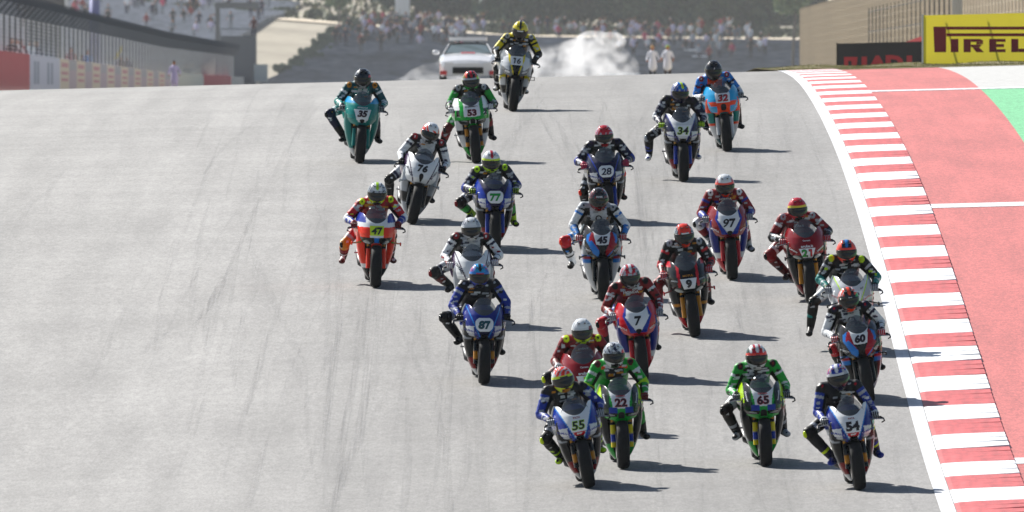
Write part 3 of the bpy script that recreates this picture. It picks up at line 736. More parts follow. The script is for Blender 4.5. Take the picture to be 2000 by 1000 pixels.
def suit_cols(V, J, q, seed):
    r = random.Random(seed); n = len(V)
    segs = [('torso', J['P'], J['C'], .14), ('sl', J['C'], J['Sl'], .08), ('sr', J['C'], J['Sr'], .08)]
    for k in 'lr': segs += [('ua' + k, J['S' + k], J['E' + k], .065), ('fa' + k, J['E' + k], J['W' + k], .045), ('th' + k, J['hip' + k], J['K' + k], .085), ('sh' + k, J['K' + k], J['A' + k], .055)]
    D = []; T = []; O = []
    for _, a, b, rr in segs: d_, t_, o_ = seg_d(V, a, b); D.append(d_ - rr); T.append(t_); O.append(o_)
    idx = np.argmin(np.array(D), 0); c = np.tile(np.array(q['body']), (n, 1)); Cc = J['C']
    for i, (nm, a, b, rr) in enumerate(segs):
        m = idx == i; t = T[i]; o = O[i] / (np.linalg.norm(O[i], axis=1)[:, None] + 1e-9)
        if nm in ('torso', 'sl', 'sr'):
            dx = V[:, 0] - Cc[0]; front = V[:, 1] < Cc[1] + .02
            c[m & front & (np.abs(dx) < .115 - .25 * np.maximum(0, Cc[2] - V[:, 2] - .12))] = q['chest']
            top = m & (V[:, 2] > Cc[2] + .005) & (np.abs(dx) > .07); c[top] = q['should']
            if 'yoke' in q: c[m & front & (np.abs(V[:, 2] - (Cc[2] - .01 - np.abs(dx) * .15)) < .018) & (np.abs(dx) < .16)] = q['yoke']
        else:
            sg = -1 if nm.endswith('l') else 1; outw = (o[:, 0] * sg > -.15) | (o[:, 2] > .55) | (o[:, 1] < -.9)
            if nm.startswith('ua'):
                c[m] = q['inner']; c[m & outw] = q['arm']; c[m & outw & (t > .30) & (t < .42)] = q['band']; c[m & (t > .84)] = q['elbow']
            elif nm.startswith('fa'):
                outw = (o[:, 0] * sg > -.45) | (o[:, 1] < -.4); c[m] = q['inner']; c[m & outw] = q['fore']; c[m & (t < .14)] = q['elbow']; c[m & outw & (t > .5) & (t < .6)] = q['band']
            elif nm.startswith('th'):
                c[m] = q['inner']; c[m & ((o[:, 0] * sg > -.1) | (o[:, 1] < -.3) | (o[:, 2] > .3))] = q['thigh']; c[m & (t > .82)] = q['knee']; c[m & (t > .70) & (t < .80)] = q['band']
            else:
                c[m] = q['shin']; c[m & (t < .20)] = q['knee']; c[m & (t > .45) & (t < .62) & (o[:, 0] * sg > 0)] = q.get('shinb', q['shin'])
    # shoulder cups, left and right
    for k in 'lr':
        p = J['S' + k] + (0, -.03, .03); dd = np.linalg.norm((V - p) * (1.2, .5, 1), axis=1)
        c[(dd < .050)] = q['cup']; c[(dd < .026)] = q.get('cup2', C['black'])
    # sewn sponsor badges on chest and arms
    for _ in range(16):
        x0, z0 = Cc[0] + r.choice((-1, 1)) * r.uniform(.025, .14), Cc[2] - r.uniform(-.02, .22); w, h = r.uniform(.024, .042), r.uniform(.009, .015)
        col = r.choice([C['offwhite'], C['offwhite'], C['gold'], C['silver'], q['band']])
        u, v = V[:, 0] - x0, V[:, 2] - z0; m = (np.abs(u) < w) & (np.abs(v) < h) & (V[:, 1] < Cc[1]) & (idx < 3); c[m] = col
    for k, sg in (('l', -1), ('r', 1)):
        for a_, b_, n_ in ((J['S' + k], J['E' + k], 4), (J['E' + k], J['W' + k], 2), (J['hip' + k], J['K' + k], 3), (J['K' + k], J['A' + k], 2)):
            for _ in range(n_):
                p = a_ + (b_ - a_) * r.uniform(.1, .9); u = V - p; m = (np.abs(u[:, 2]) < r.uniform(.008, .016)) & (np.abs(u[:, 0] - sg * r.uniform(-.01, .04)) < r.uniform(.015, .03)) & (np.linalg.norm(u, axis=1) < .11)
                c[m] = r.choice([C['offwhite'], C['silver'], C['offwhite'], q['band'], q['cup']])
    # faint wavy bands, slightly lighter and darker, over the whole suit
    c *= (1 + .06 * np.sin(V[:, 2] * 90 + 3 * np.sin(V[:, 0] * 30)))[:, None]
    return np.clip(c, 0, 1)
def helmet_geo():
    nu, nv = 72, 48; V = []
    for j in range(nv + 1):
        a = math.pi * j / nv
        for i in range(nu):
            b = 2 * math.pi * i / nu; x, y, z = math.sin(a) * math.sin(b), -math.sin(a) * math.cos(b), math.cos(a)
            f = max(0, -y); ch = f * max(0, -z)
            X = x * (.128 - .020 * max(0, -z) ** 1.5 + .004 * (1 - abs(z))); Y = y * (.150 + .055 * ch ** .8 * 1.2) ; Z = z * (.150 if z > 0 else .172)
            if z < -.86: Z = -.86 * .172 + (Z + .86 * .172) * .3
            ridge = .006 * math.exp(-((abs(x) - .42) / .07) ** 2) * max(0, z) ; X += math.copysign(ridge, x); Z += ridge
            V.append((X, Y, Z))
    Fc = [(j * nu + i, j * nu + (i + 1) % nu, (j + 1) * nu + (i + 1) % nu, (j + 1) * nu + i) for j in range(nv) for i in range(nu)]
    return np.array(V), Fc
HG = helmet_geo(); HB = BVHTree.FromPolygons([Vector(v) for v in HG[0]], HG[1])
def visor_geo(off=.004):
    rows = []
    for e in np.linspace(-25, 15, 12):
        row = []
        for a in np.linspace(-74, 74, 31):
            ee = e * (1 - .18 * (abs(a) / 74) ** 2) - 1; d = Vector((math.sin(R(a)) * math.cos(R(ee)), -math.cos(R(a)) * math.cos(R(ee)), math.sin(R(ee))))
            h = HB.ray_cast(d * .4, -d); p = h[0] + d * off; row.append(tuple(p))
        rows.append(row)
    return np.array(rows)
VG = visor_geo()
HSPOIL = remesh_batch([(Acc().add(capsule((-.05, .11, .085), (.05, .11, .085), .022, .022)).add(capsule((0, .10, .10), (0, .165, .05), .03, .014)).get(), .007, 2)])[0]
def glove_geo():
    """right hand closed on a grip that runs along x: palm, four unequal fingers bent twice round the bar, thumb from the palm's inner side"""
    A = Acc(); A.add(capsule((-.030, .028, .034), (.034, .030, .032), .021, .021)); A.add(capsule((-.026, .052, .042), (.028, .054, .040), .021, .020))
    for i, (x, L) in enumerate(((-.036, .95), (-.012, 1.05), (.013, 1.0), (.036, .82))):
        k0 = np.array((x, .020, .040)); k1 = np.array((x * 1.03, -.030 * L, .030)); k2 = np.array((x * 1.02, -.036 * L, -.012 * L)); k3 = np.array((x, -.006, -.031))
        A.add(capsule(k0, k1, .0118, .0108, 10)); A.add(capsule(k1, k2, .0108, .0100, 10)); A.add(capsule(k2, k3, .0098, .0085, 10))
    A.add(capsule((-.040, .040, .022), (-.056, .012, -.004), .0125, .0115, 10)); A.add(capsule((-.056, .012, -.004), (-.040, -.018, -.018), .011, .0095, 10))
    A.add(ellip((0, .016, .052), (.040, .022, .012)))
    return A.get()
GL = remesh_batch([(glove_geo(), .0045, 1)])[0]
def boot_prims(kn, an, toe):
    A = Acc(); kn, an, toe = map(np.array, (kn, an, toe)); up = an + (kn - an) * .42
    A.add(capsule(up, an, .066, .052)); heel = an + (an - kn) / np.linalg.norm(an - kn) * .055 + (an - toe) * .12
    A.add(capsule(heel, toe, .044, .040)); A.add(capsule(an, an + (toe - an) * .8, .044, .034)); A.add(ellip(toe, (.048, .056, .038)))
    return A.get()
def make_rider(d, root_m, body, boots):
    q = d['suit']; J = d['J']
    V, Fc = body
    me = mesh('leather_suit', (V, Fc), M['leather'], suit_cols(V, J, q, int(d['num'] or 5) + 3), True)
    ro = link('person', me); ro.matrix_world = root_m
    bvh = BVHTree.FromPolygons([Vector(v) for v in V], Fc)
    for (s, dx, dz, size, col) in q.get('text', []):
        decal('suit_lettering', s, bvh, (J['C'][0] + dx, J['C'][2] + dz), size, col, ro, bold=.03, sx=1.1, off=.004)
    # helmet
    h = q['helmet']; Vh, Fh = HG; dn = Vh / np.linalg.norm(Vh, axis=1)[:, None]; x, y, z = dn.T; ax = np.abs(x)
    c = np.tile(np.array(h['base']), (len(Vh), 1))
    if 'back' in h: c[(y > .25)] = h['back']
    if 'side' in h: c[(ax > .62) & (z > -.3)] = h['side']
    if 'swirl' in h: c[(np.sin(x * 9 + z * 11 + 2 * np.sin(y * 5)) > .35) & (z > -.1)] = h['swirl']
    if 'swirl2' in h: c[(np.sin(x * 14 - z * 8 + 3 * np.sin(y * 6)) > .62) & (z > .1)] = h['swirl2']
    if 'crown' in h: c[(z > .42) & (ax < .30 + .12 * (z < .75))] = h['crown']
    if 'crown2' in h: c[(z > .50) & (ax < .12)] = h['crown2']
    if 'brow' in h: c[(z > .20) & (z < .42) & (y < 0)] = h['brow']
    if 'browc' in h: c[(z > .24) & (z < .38) & (y < 0) & (ax < .35)] = h['browc']
    if 'right' in h: c[(x > .55) & (z < .5)] = h['right']
    if 'chin' in h: c[(z < -.42)] = h['chin']
    if 'chinc' in h: c[(z < -.52) & (ax < .3) & (y < 0)] = h['chinc']
    hr = Matrix.Translation(Vector(J['H'])) @ Matrix.Scale(1.04, 4) @ Matrix.Rotation(R(d.get('hyaw', 0)), 4, 'Z') @ Matrix.Rotation(R(d.get('hroll', 0)), 4, 'Y') @ Matrix.Rotation(R(d.get('hp', 17)), 4, 'X')
    ho = mk('helmet', HG, M['shell'], ro, cols=c, smooth=True); ho.matrix_local = hr
    mk('visor', thick(grid(VG), (0, .004, 0)), M['visor_rainbow'] if h.get('mirror') else M['visor'], ho, smooth=True)
    mk('spoiler', HSPOIL, M['shell'], ho, cols=np.tile(np.array(h.get('spoiler', h['base'])), (len(HSPOIL[0]), 1)), smooth=True)
    def vent():
        A = Acc()
        for s in (-1, 1): A.add(bbox((s * .048, -.175, -.105), (.03, .012, .012), .004))
        A.add(bbox((0, -.190, -.085), (.045, .01, .014), .004)); A.add(bbox((-.035, -.105, .115), (.02, .03, .008), .003)); A.add(bbox((.035, -.105, .115), (.02, .03, .008), .003)); return mesh('vent', A.get(), M['black'])
    tag(link('vent', shared('vent', vent), ho), kind='stuff')
    if 'text' in h: decal('helmet_lettering', h['text'][0], HB, (0, h['text'][2] if len(h['text']) > 2 else .062), .02, h['text'][1], ho, bold=.03, off=.003)
    # gloves
    for k, sg in (('l', -1), ('r', 1)):
        Vg = GL[0].copy() * 1.06; Vg[:, 0] *= sg; Fg = GL[1] if sg > 0 else [tuple(reversed(f)) for f in GL[1]]
        w = np.array(J['W' + k]) - J['G' + k]; A = Acc().add((Vg, Fg)); e = J['E' + k] - J['G' + k]; u = (e - w) / np.linalg.norm(e - w)
        A.add(capsule(w - u * .02, w + u * .075, .038, .046, 16)); Vv = A.get()[0]; gc = np.tile(np.array(q['glove']), (len(Vv), 1))
        kn_ = (Vv[:, 1] < .0) & (np.abs(np.sin(Vv[:, 0] * 130)) > .4); gc[kn_ & (np.arange(len(Vv)) < len(Vg))] = q.get('glove2', C['black']); gc[(np.arange(len(Vv)) >= len(Vg))] = q.get('cuff', q['glove'])
        gc[(Vv[:, 2] > .056) & (np.arange(len(Vv)) < len(Vg))] = q.get('cuff', q['glove'])
        mk('glove', A.get(), M['leather'], ro, cols=gc, smooth=True, loc=tuple(J['G' + k]))
    for k, bt in zip('lr', boots):
        Vb = bt[0]; bc = np.tile(np.array(q['boot']), (len(Vb), 1)); dd, t, o = seg_d(Vb, np.array(J['A' + k]), np.array(J['T' + k])); bc[(t > .55)] = q.get('toe', C['black'])
        kk = seg_d(Vb, J['K' + k], J['A' + k])[1]; bc[(kk > .66) & (kk < .74)] = q.get('boot2', q['boot'])
        mk('boot', bt, M['leather'], ro, cols=bc, smooth=True)
    # knee sliders
    for k, sg in (('l', -1), ('r', 1)):
        p = J['K' + k] + (sg * .045, -.045, -.012); Vs = ellip(p, (.030, .036, .046), None, 14, 8)
        mk('knee_slider', Vs, M['paint'], ro, cols=np.tile(np.array(q.get('slider', C['black'])), (len(Vs[0]), 1)), smooth=True)
    return ro
# ------------------------------------------------------------------ liveries
def f(col, fn): return ('f', col, fn)
def L_tricol(panel=C['white'], side=C['blue'], line=C['cyan'], strip=C['red'], **k):
    """white V down the nose with a round or square figure panel, blue flanks, dark chin"""
    q = dict(nose='plain', base=side, side=C['carbon'] if 'carbon' in C else C['black'], belly=C['dark'], tank=side, fender=C['black'], guard=C['royal'],
      zones=[f(C['offwhite'], lambda a, z, x, y: (a > .135) & (z < .765 - .12 * (a - .13)) & (z > .662)), f(line, lambda a, z, x, y: (a < .045 + (z - .575) * .44) & (z > .55)), f(panel, lambda a, z, x, y: (a < .030 + (z - .575) * .44)),
             f(C['black'], lambda a, z, x, y: (z < .655) & (a < .012 + (z - .575) * .5)), f(strip, lambda a, z, x, y: (z > .655) & (z < .70) & (a < .022 + (z - .575) * .44)),
             f(C['black'], lambda a, z, x, y: (z < .635) & (a > .10)), f(C['silver'], lambda a, z, x, y: (z < .660) & (z > .625) & (a > .13) & (a < .20))],
      sidez=[f(C['carb'], lambda a, z, x, y: z > .0), f(C['offwhite'], lambda a, z, x, y: (z < .17)), f(C['crimson'], lambda a, z, x, y: (z < .33 - .2 * (y - .3)) & (z > .17)), f(C['silver'], lambda a, z, x, y: np.abs(z - .60 - .25 * (y - .2)) < .018)],
      plate=(.775, .13, .105, .075), numcol=C['black'], numedge=None, nh=.078, shear=.12,
      text=[('YAMAHA', -.185, .70, .026, C['blue'], -16), ('YAMAHA', .185, .70, .026, C['blue'], 16)], mouth=(.607, .045, .018, 'vee'))
    q.update(k); return q
C['carb'] = hexc('131519')
def L_green(**k):
    q = dict(nose='intake', base=C['dgreen'], side=C['carb'], belly=C['green'], tank=C['green'], fender=C['green'], guard=C['yellow'], guard2=C['blue'],
      zones=[f(C['green'], lambda a, z, x, y: (a < .135) & (z > .72)), f(C['white'], lambda a, z, x, y: (a < .115 + (z - .85) * .25) & (z > .745)), f(C['blue'], lambda a, z, x, y: (a > .05) & (a < .15) & (z < .80 - a * .3) & (z > .69)),
             f(C['green'], lambda a, z, x, y: (a < .05) & (z < .74)), f(C['green'], lambda a, z, x, y: (z < .645) & (a < .21)), f(C['black'], lambda a, z, x, y: (z > .645) & (z < .69) & (a > .05)), f(C['dark'], lambda a, z, x, y: (a > .165) & (z > .74)), f(C['lime'], lambda a, z, x, y: (a > .225) & (z > .78))],
      sidez=[f(C['green'], lambda a, z, x, y: (z < .30) & (y < .50)), f(C['silver'], lambda a, z, x, y: (z > .30) & (z < .62) & (y > .34) & (z < .75 - .4 * y)), f(C['green'], lambda a, z, x, y: (z > .16) & (z < .26))],
      plate=(.825, .115, .092, .085), numcol=C['maroon'], numedge=C['red'], nh=.072, shear=0, nsx=1.15, ndz=-.008,
      text=[('SHOWA', 0, .893, .020, C['red'], 0), ('Kawasaki', -.195, .86, .020, C['offwhite'], -80), ('Kawasaki', .195, .86, .020, C['offwhite'], 80)],
      mouth=(.655, .038, .045, 'box'), lamps=[(.13, .668, .05, .012, .15, 'glass')])
    q.update(k); return q
def L_wing(base=C['red'], rim=C['blue'], **k):
    """red nose with a white six-sided panel edged in blue"""
    q = dict(nose='plain', base=base, side=C['royal'], belly=C['red'], tank=base, fender=base, guard=base,
      zones=[f(rim, lambda a, z, x, y: (a < .19 - np.abs(z - .86) * .38) & (z > .64)), f(C['white'], lambda a, z, x, y: (a < np.where(z > .84, .155 - (z - .84) * .2, .155 - (.84 - z) * .68)) & (z > .65)), f(C['dark'], lambda a, z, x, y: (z < .60) & (a < .2)), f(rim, lambda a, z, x, y: (a > .225) & (z < .72))],
      sidez=[f(C['white'], lambda a, z, x, y: (z < .36) & (z > .29 - .15 * (y - .3))), f(C['red'], lambda a, z, x, y: z < .29 - .15 * (y - .3))],
      plate=(.80, .15, .10, .055), numcol=C['black'], numedge=None, nh=.085, shear=.25,
      text=[('HONDA', 0, .915, .016, C['dark'], 0), ('MOTUL', -.20, .705, .022, C['offwhite'], -25), ('MOTUL', .20, .705, .022, C['offwhite'], 25)], mouth=(.655, .05, .035, 'tri'))
    q.update(k); return q
def L_stripes(**k):
    """black nose with blue and red sweeps and a big central mouth"""
    q = dict(nose='plain', base=C['black'], side=C['carb'], belly=C['dark'], tank=C['black'], fender=C['black'], guard=C['black'],
      zones=[('s', C['bmwred'], [(.10, .93), (.145, .93), (.185, .83), (.14, .74), (.05, .60), (.05, .70), (.08, .76)]), ('s', C['bmwblue'], [(.15, .93), (.20, .90), (.215, .82), (.13, .65), (.05, .585), (.055, .63), (.14, .75), (.185, .83)]),
             ('a', C['bmwblue'], [(-.10, .77), (-.15, .83), (-.19, .80), (-.05, .62), (-.04, .68)]), ('a', C['bmwred'], [(.10, .77), (.15, .83), (.21, .76), (.05, .60), (.04, .68)]), f(C['white'], lambda a, z, x, y: (a < .108 - (.90 - z) * .32) & (z > .765))],
      sidez=[f(C['bmwblue'], lambda a, z, x, y: (z > .5) & (z < .62) & (y < .5)), f(C['bmwred'], lambda a, z, x, y: (z > .56) & (z < .60) & (y < .5)), f(C['offwhite'], lambda a, z, x, y: (z < .34) & (y > .36) & (z > .16))],
      plate=(.835, .11, .098, .070), numcol=C['maroon'], numedge=C['purple'], nh=.066, shear=.15,
      text=[('ROKIT', -.21, .70, .024, C['offwhite'], -28), ('ROKIT', .21, .70, .024, C['offwhite'], 28), ('SHARK', 0, .905, .013, C['silver'], 0)], mouth=(.695, .042, .062, 'tri'), lamps=[(.14, .61, .05, .014, .45, 'glass')], wing=('plate', .60, .10, .25, C['carb']))
    q.update(k); return q
def L_twin(base=C['crimson'], **k):
    """low figure panel between two dark lamp sockets"""
    q = dict(nose='twin', base=base, side=C['carb'], belly=base, tank=base, fender=C['black'], guard=C['gold'],
      zones=[f(C['black'], lambda a, z, x, y: (z < .665) & (a > .0)), f(C['white'], lambda a, z, x, y: (a < .100 - (.75 - z) * .36) & (z < .755) & (z > .615))],
      sidez=[f(base, lambda a, z, x, y: (z > .30) & (z < .80) & (y > .34) & (y < .95)), f(base, lambda a, z, x, y: z < .24)],
      plate=(.690, .115, .098, .055), numcol=C['black'], numedge=None, nh=.075, shear=0,
      text=[], lamps=[(.14, .635, .055, .022, .35, 'glass')], tall=1.08, wing=('plate', .63, .09, .2, K_))
    q.update(k); return q
W_, K_ = C['white'], C['black']
def suit(body, chest, arm, **k):
    q = dict(body=body, chest=chest, arm=arm, should=body, inner=K_, band=C['offwhite'], elbow=arm, fore=arm, thigh=body, knee=body, shin=body, cup=K_, glove=K_, boot=K_, toe=C['dark'], slider=K_)
    q.update(k); return q
navy = dict(band=C['silver'], elbow=C['blue'], inner=C['dark'], boot=K_)
RIDERS = [
 dict(num='54', c=(1680, 957), pl=(1664, 831), head=(1637.5, 735), leg='tuck', knee=(1582, 846), foot=(1628, 893), rfoot=(1720, 884), hyaw=-4, hroll=-4, tilt=-.01,
  liv=L_tricol(numcol=C['maroon'], numedge=C['dark'], shear=.0, side=C['royal'], text=[('YAMAHA', -.185, .70, .026, C['blue'], -16), ('YAMAHA', .185, .70, .026, C['blue'], 16), ('BMP', 0, .678, .022, W_, 0), ('PATA', 0, .868, .020, C['crimson'], 0)], guard=C['dark'], guard2=C['gold'], wing=None),
  suit=suit(C['dark'], C['dark'], C['blue'], **{**navy, 'fore': C['blue'], 'elbow': C['blue'], 'thigh': K_, 'knee': K_, 'cup': C['dark'], 'cup2': C['red'], 'glove': C['offwhite'], 'cuff': C['offwhite'], 'glove2': K_, 'boot': C['navy'], 'boot2': C['fyellow'], 'toe': C['blue'], 'slider': C['fyellow'], 'helmet': dict(base=C['silver'], crown=C['blue'], crown2=W_, side=C['blue'], right=C['silver'], brow=C['offwhite'], chin=C['navy'], swirl2=C['red'])}),
  bl='blue and white racing motorcycle number 54 at the lower right beside the kerb', rl='rider in navy suit and silver blue helmet on bike 54 with yellow knee slider out'),
 dict(num='55', c=(1152, 953), pl=(1129, 832), head=(1099, 740), leg='tuck', knee=(1066, 858), foot=(1096, 892), rfoot=None, hyaw=6, hroll=-3,
  liv=L_tricol(numcol=K_, numedge=C['lime'], text=[('YAMAHA', -.185, .70, .026, C['blue'], -16), ('YAMAHA', .185, .70, .026, C['blue'], 16), ('BMP', 0, .678, .022, W_, 0), ('PATA', 0, .868, .022, C['crimson'], 0)], guard=C['dark'], guard2=C['gold']),
  suit=suit(C['dark'], C['dark'], C['blue'], **{**navy, 'fore': C['blue'], 'glove': K_, 'glove2': C['silver'], 'knee': K_, 'thigh': K_, 'shin': K_, 'shinb': C['lime'], 'boot': C['dark'], 'boot2': C['lime'], 'slider': C['fyellow'], 'cup': C['dark'], 'cup2': C['navy'], 'helmet': dict(base=C['fluo'], side=C['offwhite'], brow=C['fyellow'], browc=K_, chin=C['fyellow'], chinc=C['gold'], swirl2=C['offwhite'])}),
  bl='leading blue and white racing motorcycle number 55 nearest the photo bottom', rl='rider in navy suit on bike 55 with orange and yellow helmet'),
 dict(num='65', c=(1496, 911), pl=(1490, 780), head=(1478, 696), leg='tuck', knee=(1419, 802), foot=(1443, 846), rfoot=(1532, 843), hyaw=4,
  liv=L_green(), suit=suit(C['green'], C['dark'], C['green'], should=C['green'], cup=C['maroon'], cup2=C['crimson'], elbow=C['green'], fore=C['green'], thigh=C['offwhite'], knee=C['maroon'], shin=K_, boot=C['dark'], toe=C['silver'], slider=C['maroon'], glove=C['silver'], glove2=K_, cuff=C['dark'], yoke=C['maroon'],
   helmet=dict(base=W_, crown=C['red'], crown2=W_, side=C['dgreen'], brow=C['fluo'], right=C['fluo'], text=('Arai', K_, .045), chin=C['offwhite'])),
  bl='green racing motorcycle number 65 running alone left of bike 54', rl='rider in dark green suit and red white helmet on bike 65'),
 dict(num='22', c=(1218, 916), pl=(1212, 776), head=(1199, 692), leg='default', rfoot=(1257, 849), hyaw=6,
  liv=L_green(shear=0), suit=suit(C['green'], C['dark'], C['green'], should=C['green'], cup=C['dred'], cup2=C['dark'], yoke=C['orange'], fore=C['green'], elbow=C['lime'], thigh=C['green'], glove=C['crimson'], glove2=C['dred'], inner=K_, boot=K_,
   helmet=dict(base=W_, swirl=C['navy'], swirl2=C['silver'], right=C['fluo'], side=C['silver'], chin=W_, chinc=K_, text=('SHARK', K_, .05))),
  bl='green racing motorcycle number 22 just behind and right of bike 55', rl='rider in bright green suit and white patterned helmet on bike 22'),
 dict(num='60', c=(1698, 787), pl=(1680, 668), head=(1658, 583), leg='default', rfoot=None, hyaw=6,
  liv=L_stripes(), suit=suit(K_, C['offwhite'], W_, should=K_, cup=C['navy'], cup2=C['red'], band=C['navy'], elbow=W_, fore=W_, glove=W_, glove2=C['red'], cuff=C['navy'], thigh=C['navy'], knee=C['red'], shin=K_, text=[('O', 0, -.15, .085, C['dark']), ('ROKIT', 0, -.06, .02, C['dark'])],
   helmet=dict(base=C['orange'], crown=K_, crown2=C['orange'], brow=K_, side=C['orange'], right=C['green'], chin=K_, chinc=C['orange'], swirl2=W_, text=('Arai', W_, .04))),
  bl='black blue and red racing motorcycle number 60 against the kerb behind bike 54', rl='rider in black and white suit with round chest emblem on bike 60'),
 dict(num='48', c=(1672, 692), pl=(1666, 573), head=(1654, 490), leg='down', knee=(1592, 592), foot=(1588, 652), rfoot=None, hyaw=0,
  liv=L_tricol(side=C['silver'], panel=C['offwhite'], line=C['lime'], strip=C['dteal'], base=C['silver'], numcol=K_, plate=(.77, .12, .1, .07), text=[('VISIONTRACK', .185, .74, .022, C['red'], 28), ('ELF', .12, .87, .02, C['navy'], 20), ('VISIONTRACK', -.185, .74, .022, C['red'], -28)], sidez=[f(W_, lambda a, z, x, y: z > .62), f(C['orange'], lambda a, z, x, y: (z > .5) & (z < .56)), f(C['teal'], lambda a, z, x, y: z < .35)], wing=('plate', .66, .13, .25, K_)),
  suit=suit(K_, C['dark'], K_, should=C['dark'], cup=C['lime'], cup2=C['lime'], band=C['silver'], elbow=C['teal'], fore=C['teal'], thigh=C['offwhite'], knee=K_, shin=K_, shinb=C['teal'], glove=C['dark'], glove2=C['silver'], boot=K_, text=[('ELF', -.08, -.06, .018, W_)],
   helmet=dict(base=C['orange'], crown=C['navy'], crown2=C['cyan'], brow=C['fluo'], chin=C['fluo'], chinc=K_, side=C['orange'])),
  bl='white and teal racing motorcycle without visible number directly behind bike 60', rl='rider in black and teal suit trailing his left leg beside the kerb line'),
 dict(num='21', c=(1584, 592), pl=(1577, 500), head=(1558, 409), leg='tuck', knee=(1504, 500), foot=(1540, 535), rfoot=None, hyaw=4, plz=.69,
  liv=L_twin(numcol=[C['green'], C['red']], text=[('aruba.it', 0, .785, .034, W_, 0), ('Carrera', 0, .86, .020, W_, 0), ('Lenovo', .185, .735, .024, W_, 32), ('Lenovo', -.185, .735, .024, W_, -32)], numedge=C['dgreen']),
  suit=suit(C['crimson'], C['crimson'], C['crimson'], cup=C['silver'], cup2=C['crimson'], inner=C['dred'], band=W_, elbow=C['dark'], fore=C['dark'], glove=C['silver'], glove2=C['red'], cuff=C['dark'], knee=C['crimson'], shin=C['dred'], boot=C['dred'], text=[('aruba.it', 0, -.11, .03, W_)],
   helmet=dict(base=C['red'], brow=C['yellow'], side=C['red'], crown=C['red'], chin=C['red'], chinc=K_, spoiler=K_)),
  bl='dark red racing motorcycle number 21 right of bike 97 near the kerb', rl='rider in crimson suit and red helmet with yellow flash on bike 21'),
 dict(num='97', c=(1430.5, 547), pl=(1423.5, 429), head=(1416, 361), leg='tuck', knee=(1364, 436), foot=(1392, 470), rfoot=(1466, 479), hyaw=0,
  liv=L_wing(base=C['crimson'], fender=C['crimson'], guard=C['red']), suit=suit(C['crimson'], C['crimson'], C['crimson'], band=C['blue'], elbow=C['crimson'], fore=C['blue'], cup=W_, cup2=C['dark'], thigh=C['crimson'], knee=W_, glove=C['dark'], glove2=C['silver'], cuff=C['blue'], boot=C['silver'], toe=C['dark'], text=[('HONDA', 0, -.07, .03, W_)],
   helmet=dict(base=W_, brow=C['fluo'], side=C['red'], chin=K_, chinc=C['fluo'], crown=W_, swirl2=C['silver'])),
  bl='red white and blue racing motorcycle number 97 left of bike 21', rl='rider in crimson suit with white topped helmet on bike 97'),
 dict(num='9', c=(1358, 658), pl=(1344.5, 549), head=(1336, 458), leg='tuck', knee=(1286, 556), foot=(1288, 600), rfoot=(1384, 582), hyaw=6, plz=.72,
  liv=L_twin(base=K_, zones=[f(C['red'], lambda a, z, x, y: (a > .11) & (a < .145) & (z > .68)), f(W_, lambda a, z, x, y: (a < .100 - (.79 - z) * .30) & (z < .79) & (z > .66)), f(K_, lambda a, z, x, y: (a > .15) & (z > .5)), f(C['red'], lambda a, z, x, y: (a > .2) & (z > .95))],
   plate=(.722, .125, .098, .060), text=[('MOTUL', 0, .83, .026, C['gold'], 0), ('AKRA', .185, .77, .020, C['silver'], 10), ('AKRA', -.185, .77, .020, C['silver'], -10)], wing=('plate', .63, .13, .22, K_, C['red']), side=C['carb'], sidez=[f(C['red'], lambda a, z, x, y: (z < .25)), f(C['gold'], lambda a, z, x, y: (z > .4) & (z < .44))], numedge=C['navy']),
  suit=suit(K_, K_, K_, should=K_, band=C['red'], inner=C['dark'], elbow=C['red'], fore=K_, thigh=C['red'], knee=C['crimson'], shin=C['crimson'], cup=C['silver'], cup2=K_, glove=C['silver'], glove2=C['red'], cuff=C['red'], boot=C['dark'],
   helmet=dict(base=C['fluo'], side=C['silver'], crown=C['fluo'], browc=W_, chin=K_, chinc=C['fluo'], swirl2=K_)),
  bl='black and red racing motorcycle number 9 with red tipped wings', rl='rider in black suit and orange red helmet on bike 9'),
 dict(num='7', c=(1256, 745), pl=(1245, 621), head=(1230, 538), leg='tuck', knee=(1175, 632), foot=(1185, 668), rfoot=None, hyaw=5,
  liv=L_wing(), suit=suit(C['crimson'], C['crimson'], C['crimson'], should=C['crimson'], cup=K_, cup2=C['dark'], band=C['offwhite'], elbow=C['crimson'], fore=C['crimson'], thigh=C['blue'], knee=C['red'], shin=C['red'], glove=C['dark'], glove2=C['silver'], cuff=C['silver'], text=[('HONDA', 0, -.09, .035, W_)],
   helmet=dict(base=C['silver'], crown=C['red'], crown2=W_, swirl2=C['red'], side=C['silver'], right=C['dgreen'], chin=K_, chinc=C['silver'])),
  bl='red white and blue racing motorcycle number 7 behind bikes 1 and 22', rl='rider in crimson suit with silver and red helmet on bike 7'),
 dict(num='1', c=(1152, 850), pl=(1143, 741), head=(1137, 645), leg='tuck', knee=(1070, 740), foot=(1090, 775), rfoot=None, hyaw=0, plz=.69,
  liv=L_twin(numcol=C['lime'], numedge=C['dgreen'], text=[('aruba.it', 0, .785, .034, W_, 0), ('Carrera', 0, .86, .020, W_, 0)]),
  suit=suit(C['crimson'], C['crimson'], C['crimson'], cup=C['fyellow'], cup2=K_, inner=K_, band=C['dred'], elbow=C['crimson'], fore=C['dred'], knee=K_, slider=C['fyellow'], glove=C['offwhite'], boot=C['fyellow'], text=[('aruba.it', 0, -.10, .028, W_)],
   helmet=dict(base=W_, crown=W_, swirl2=C['silver'], brow=C['offwhite'], side=W_, right=C['crimson'], chin=C['fyellow'], chinc=C['lime'], spoiler=C['fyellow'])),
  bl='crimson racing motorcycle number 1 mostly hidden behind bikes 55 and 22', rl='rider in crimson suit with white and fluorescent yellow helmet behind bike 55'),
 dict(num='45', c=(1178, 587), pl=(1176, 465), head=(1169, 388), leg='down', knee=(1103, 472), foot=(1120, 520), rfoot=None, hyaw=3,
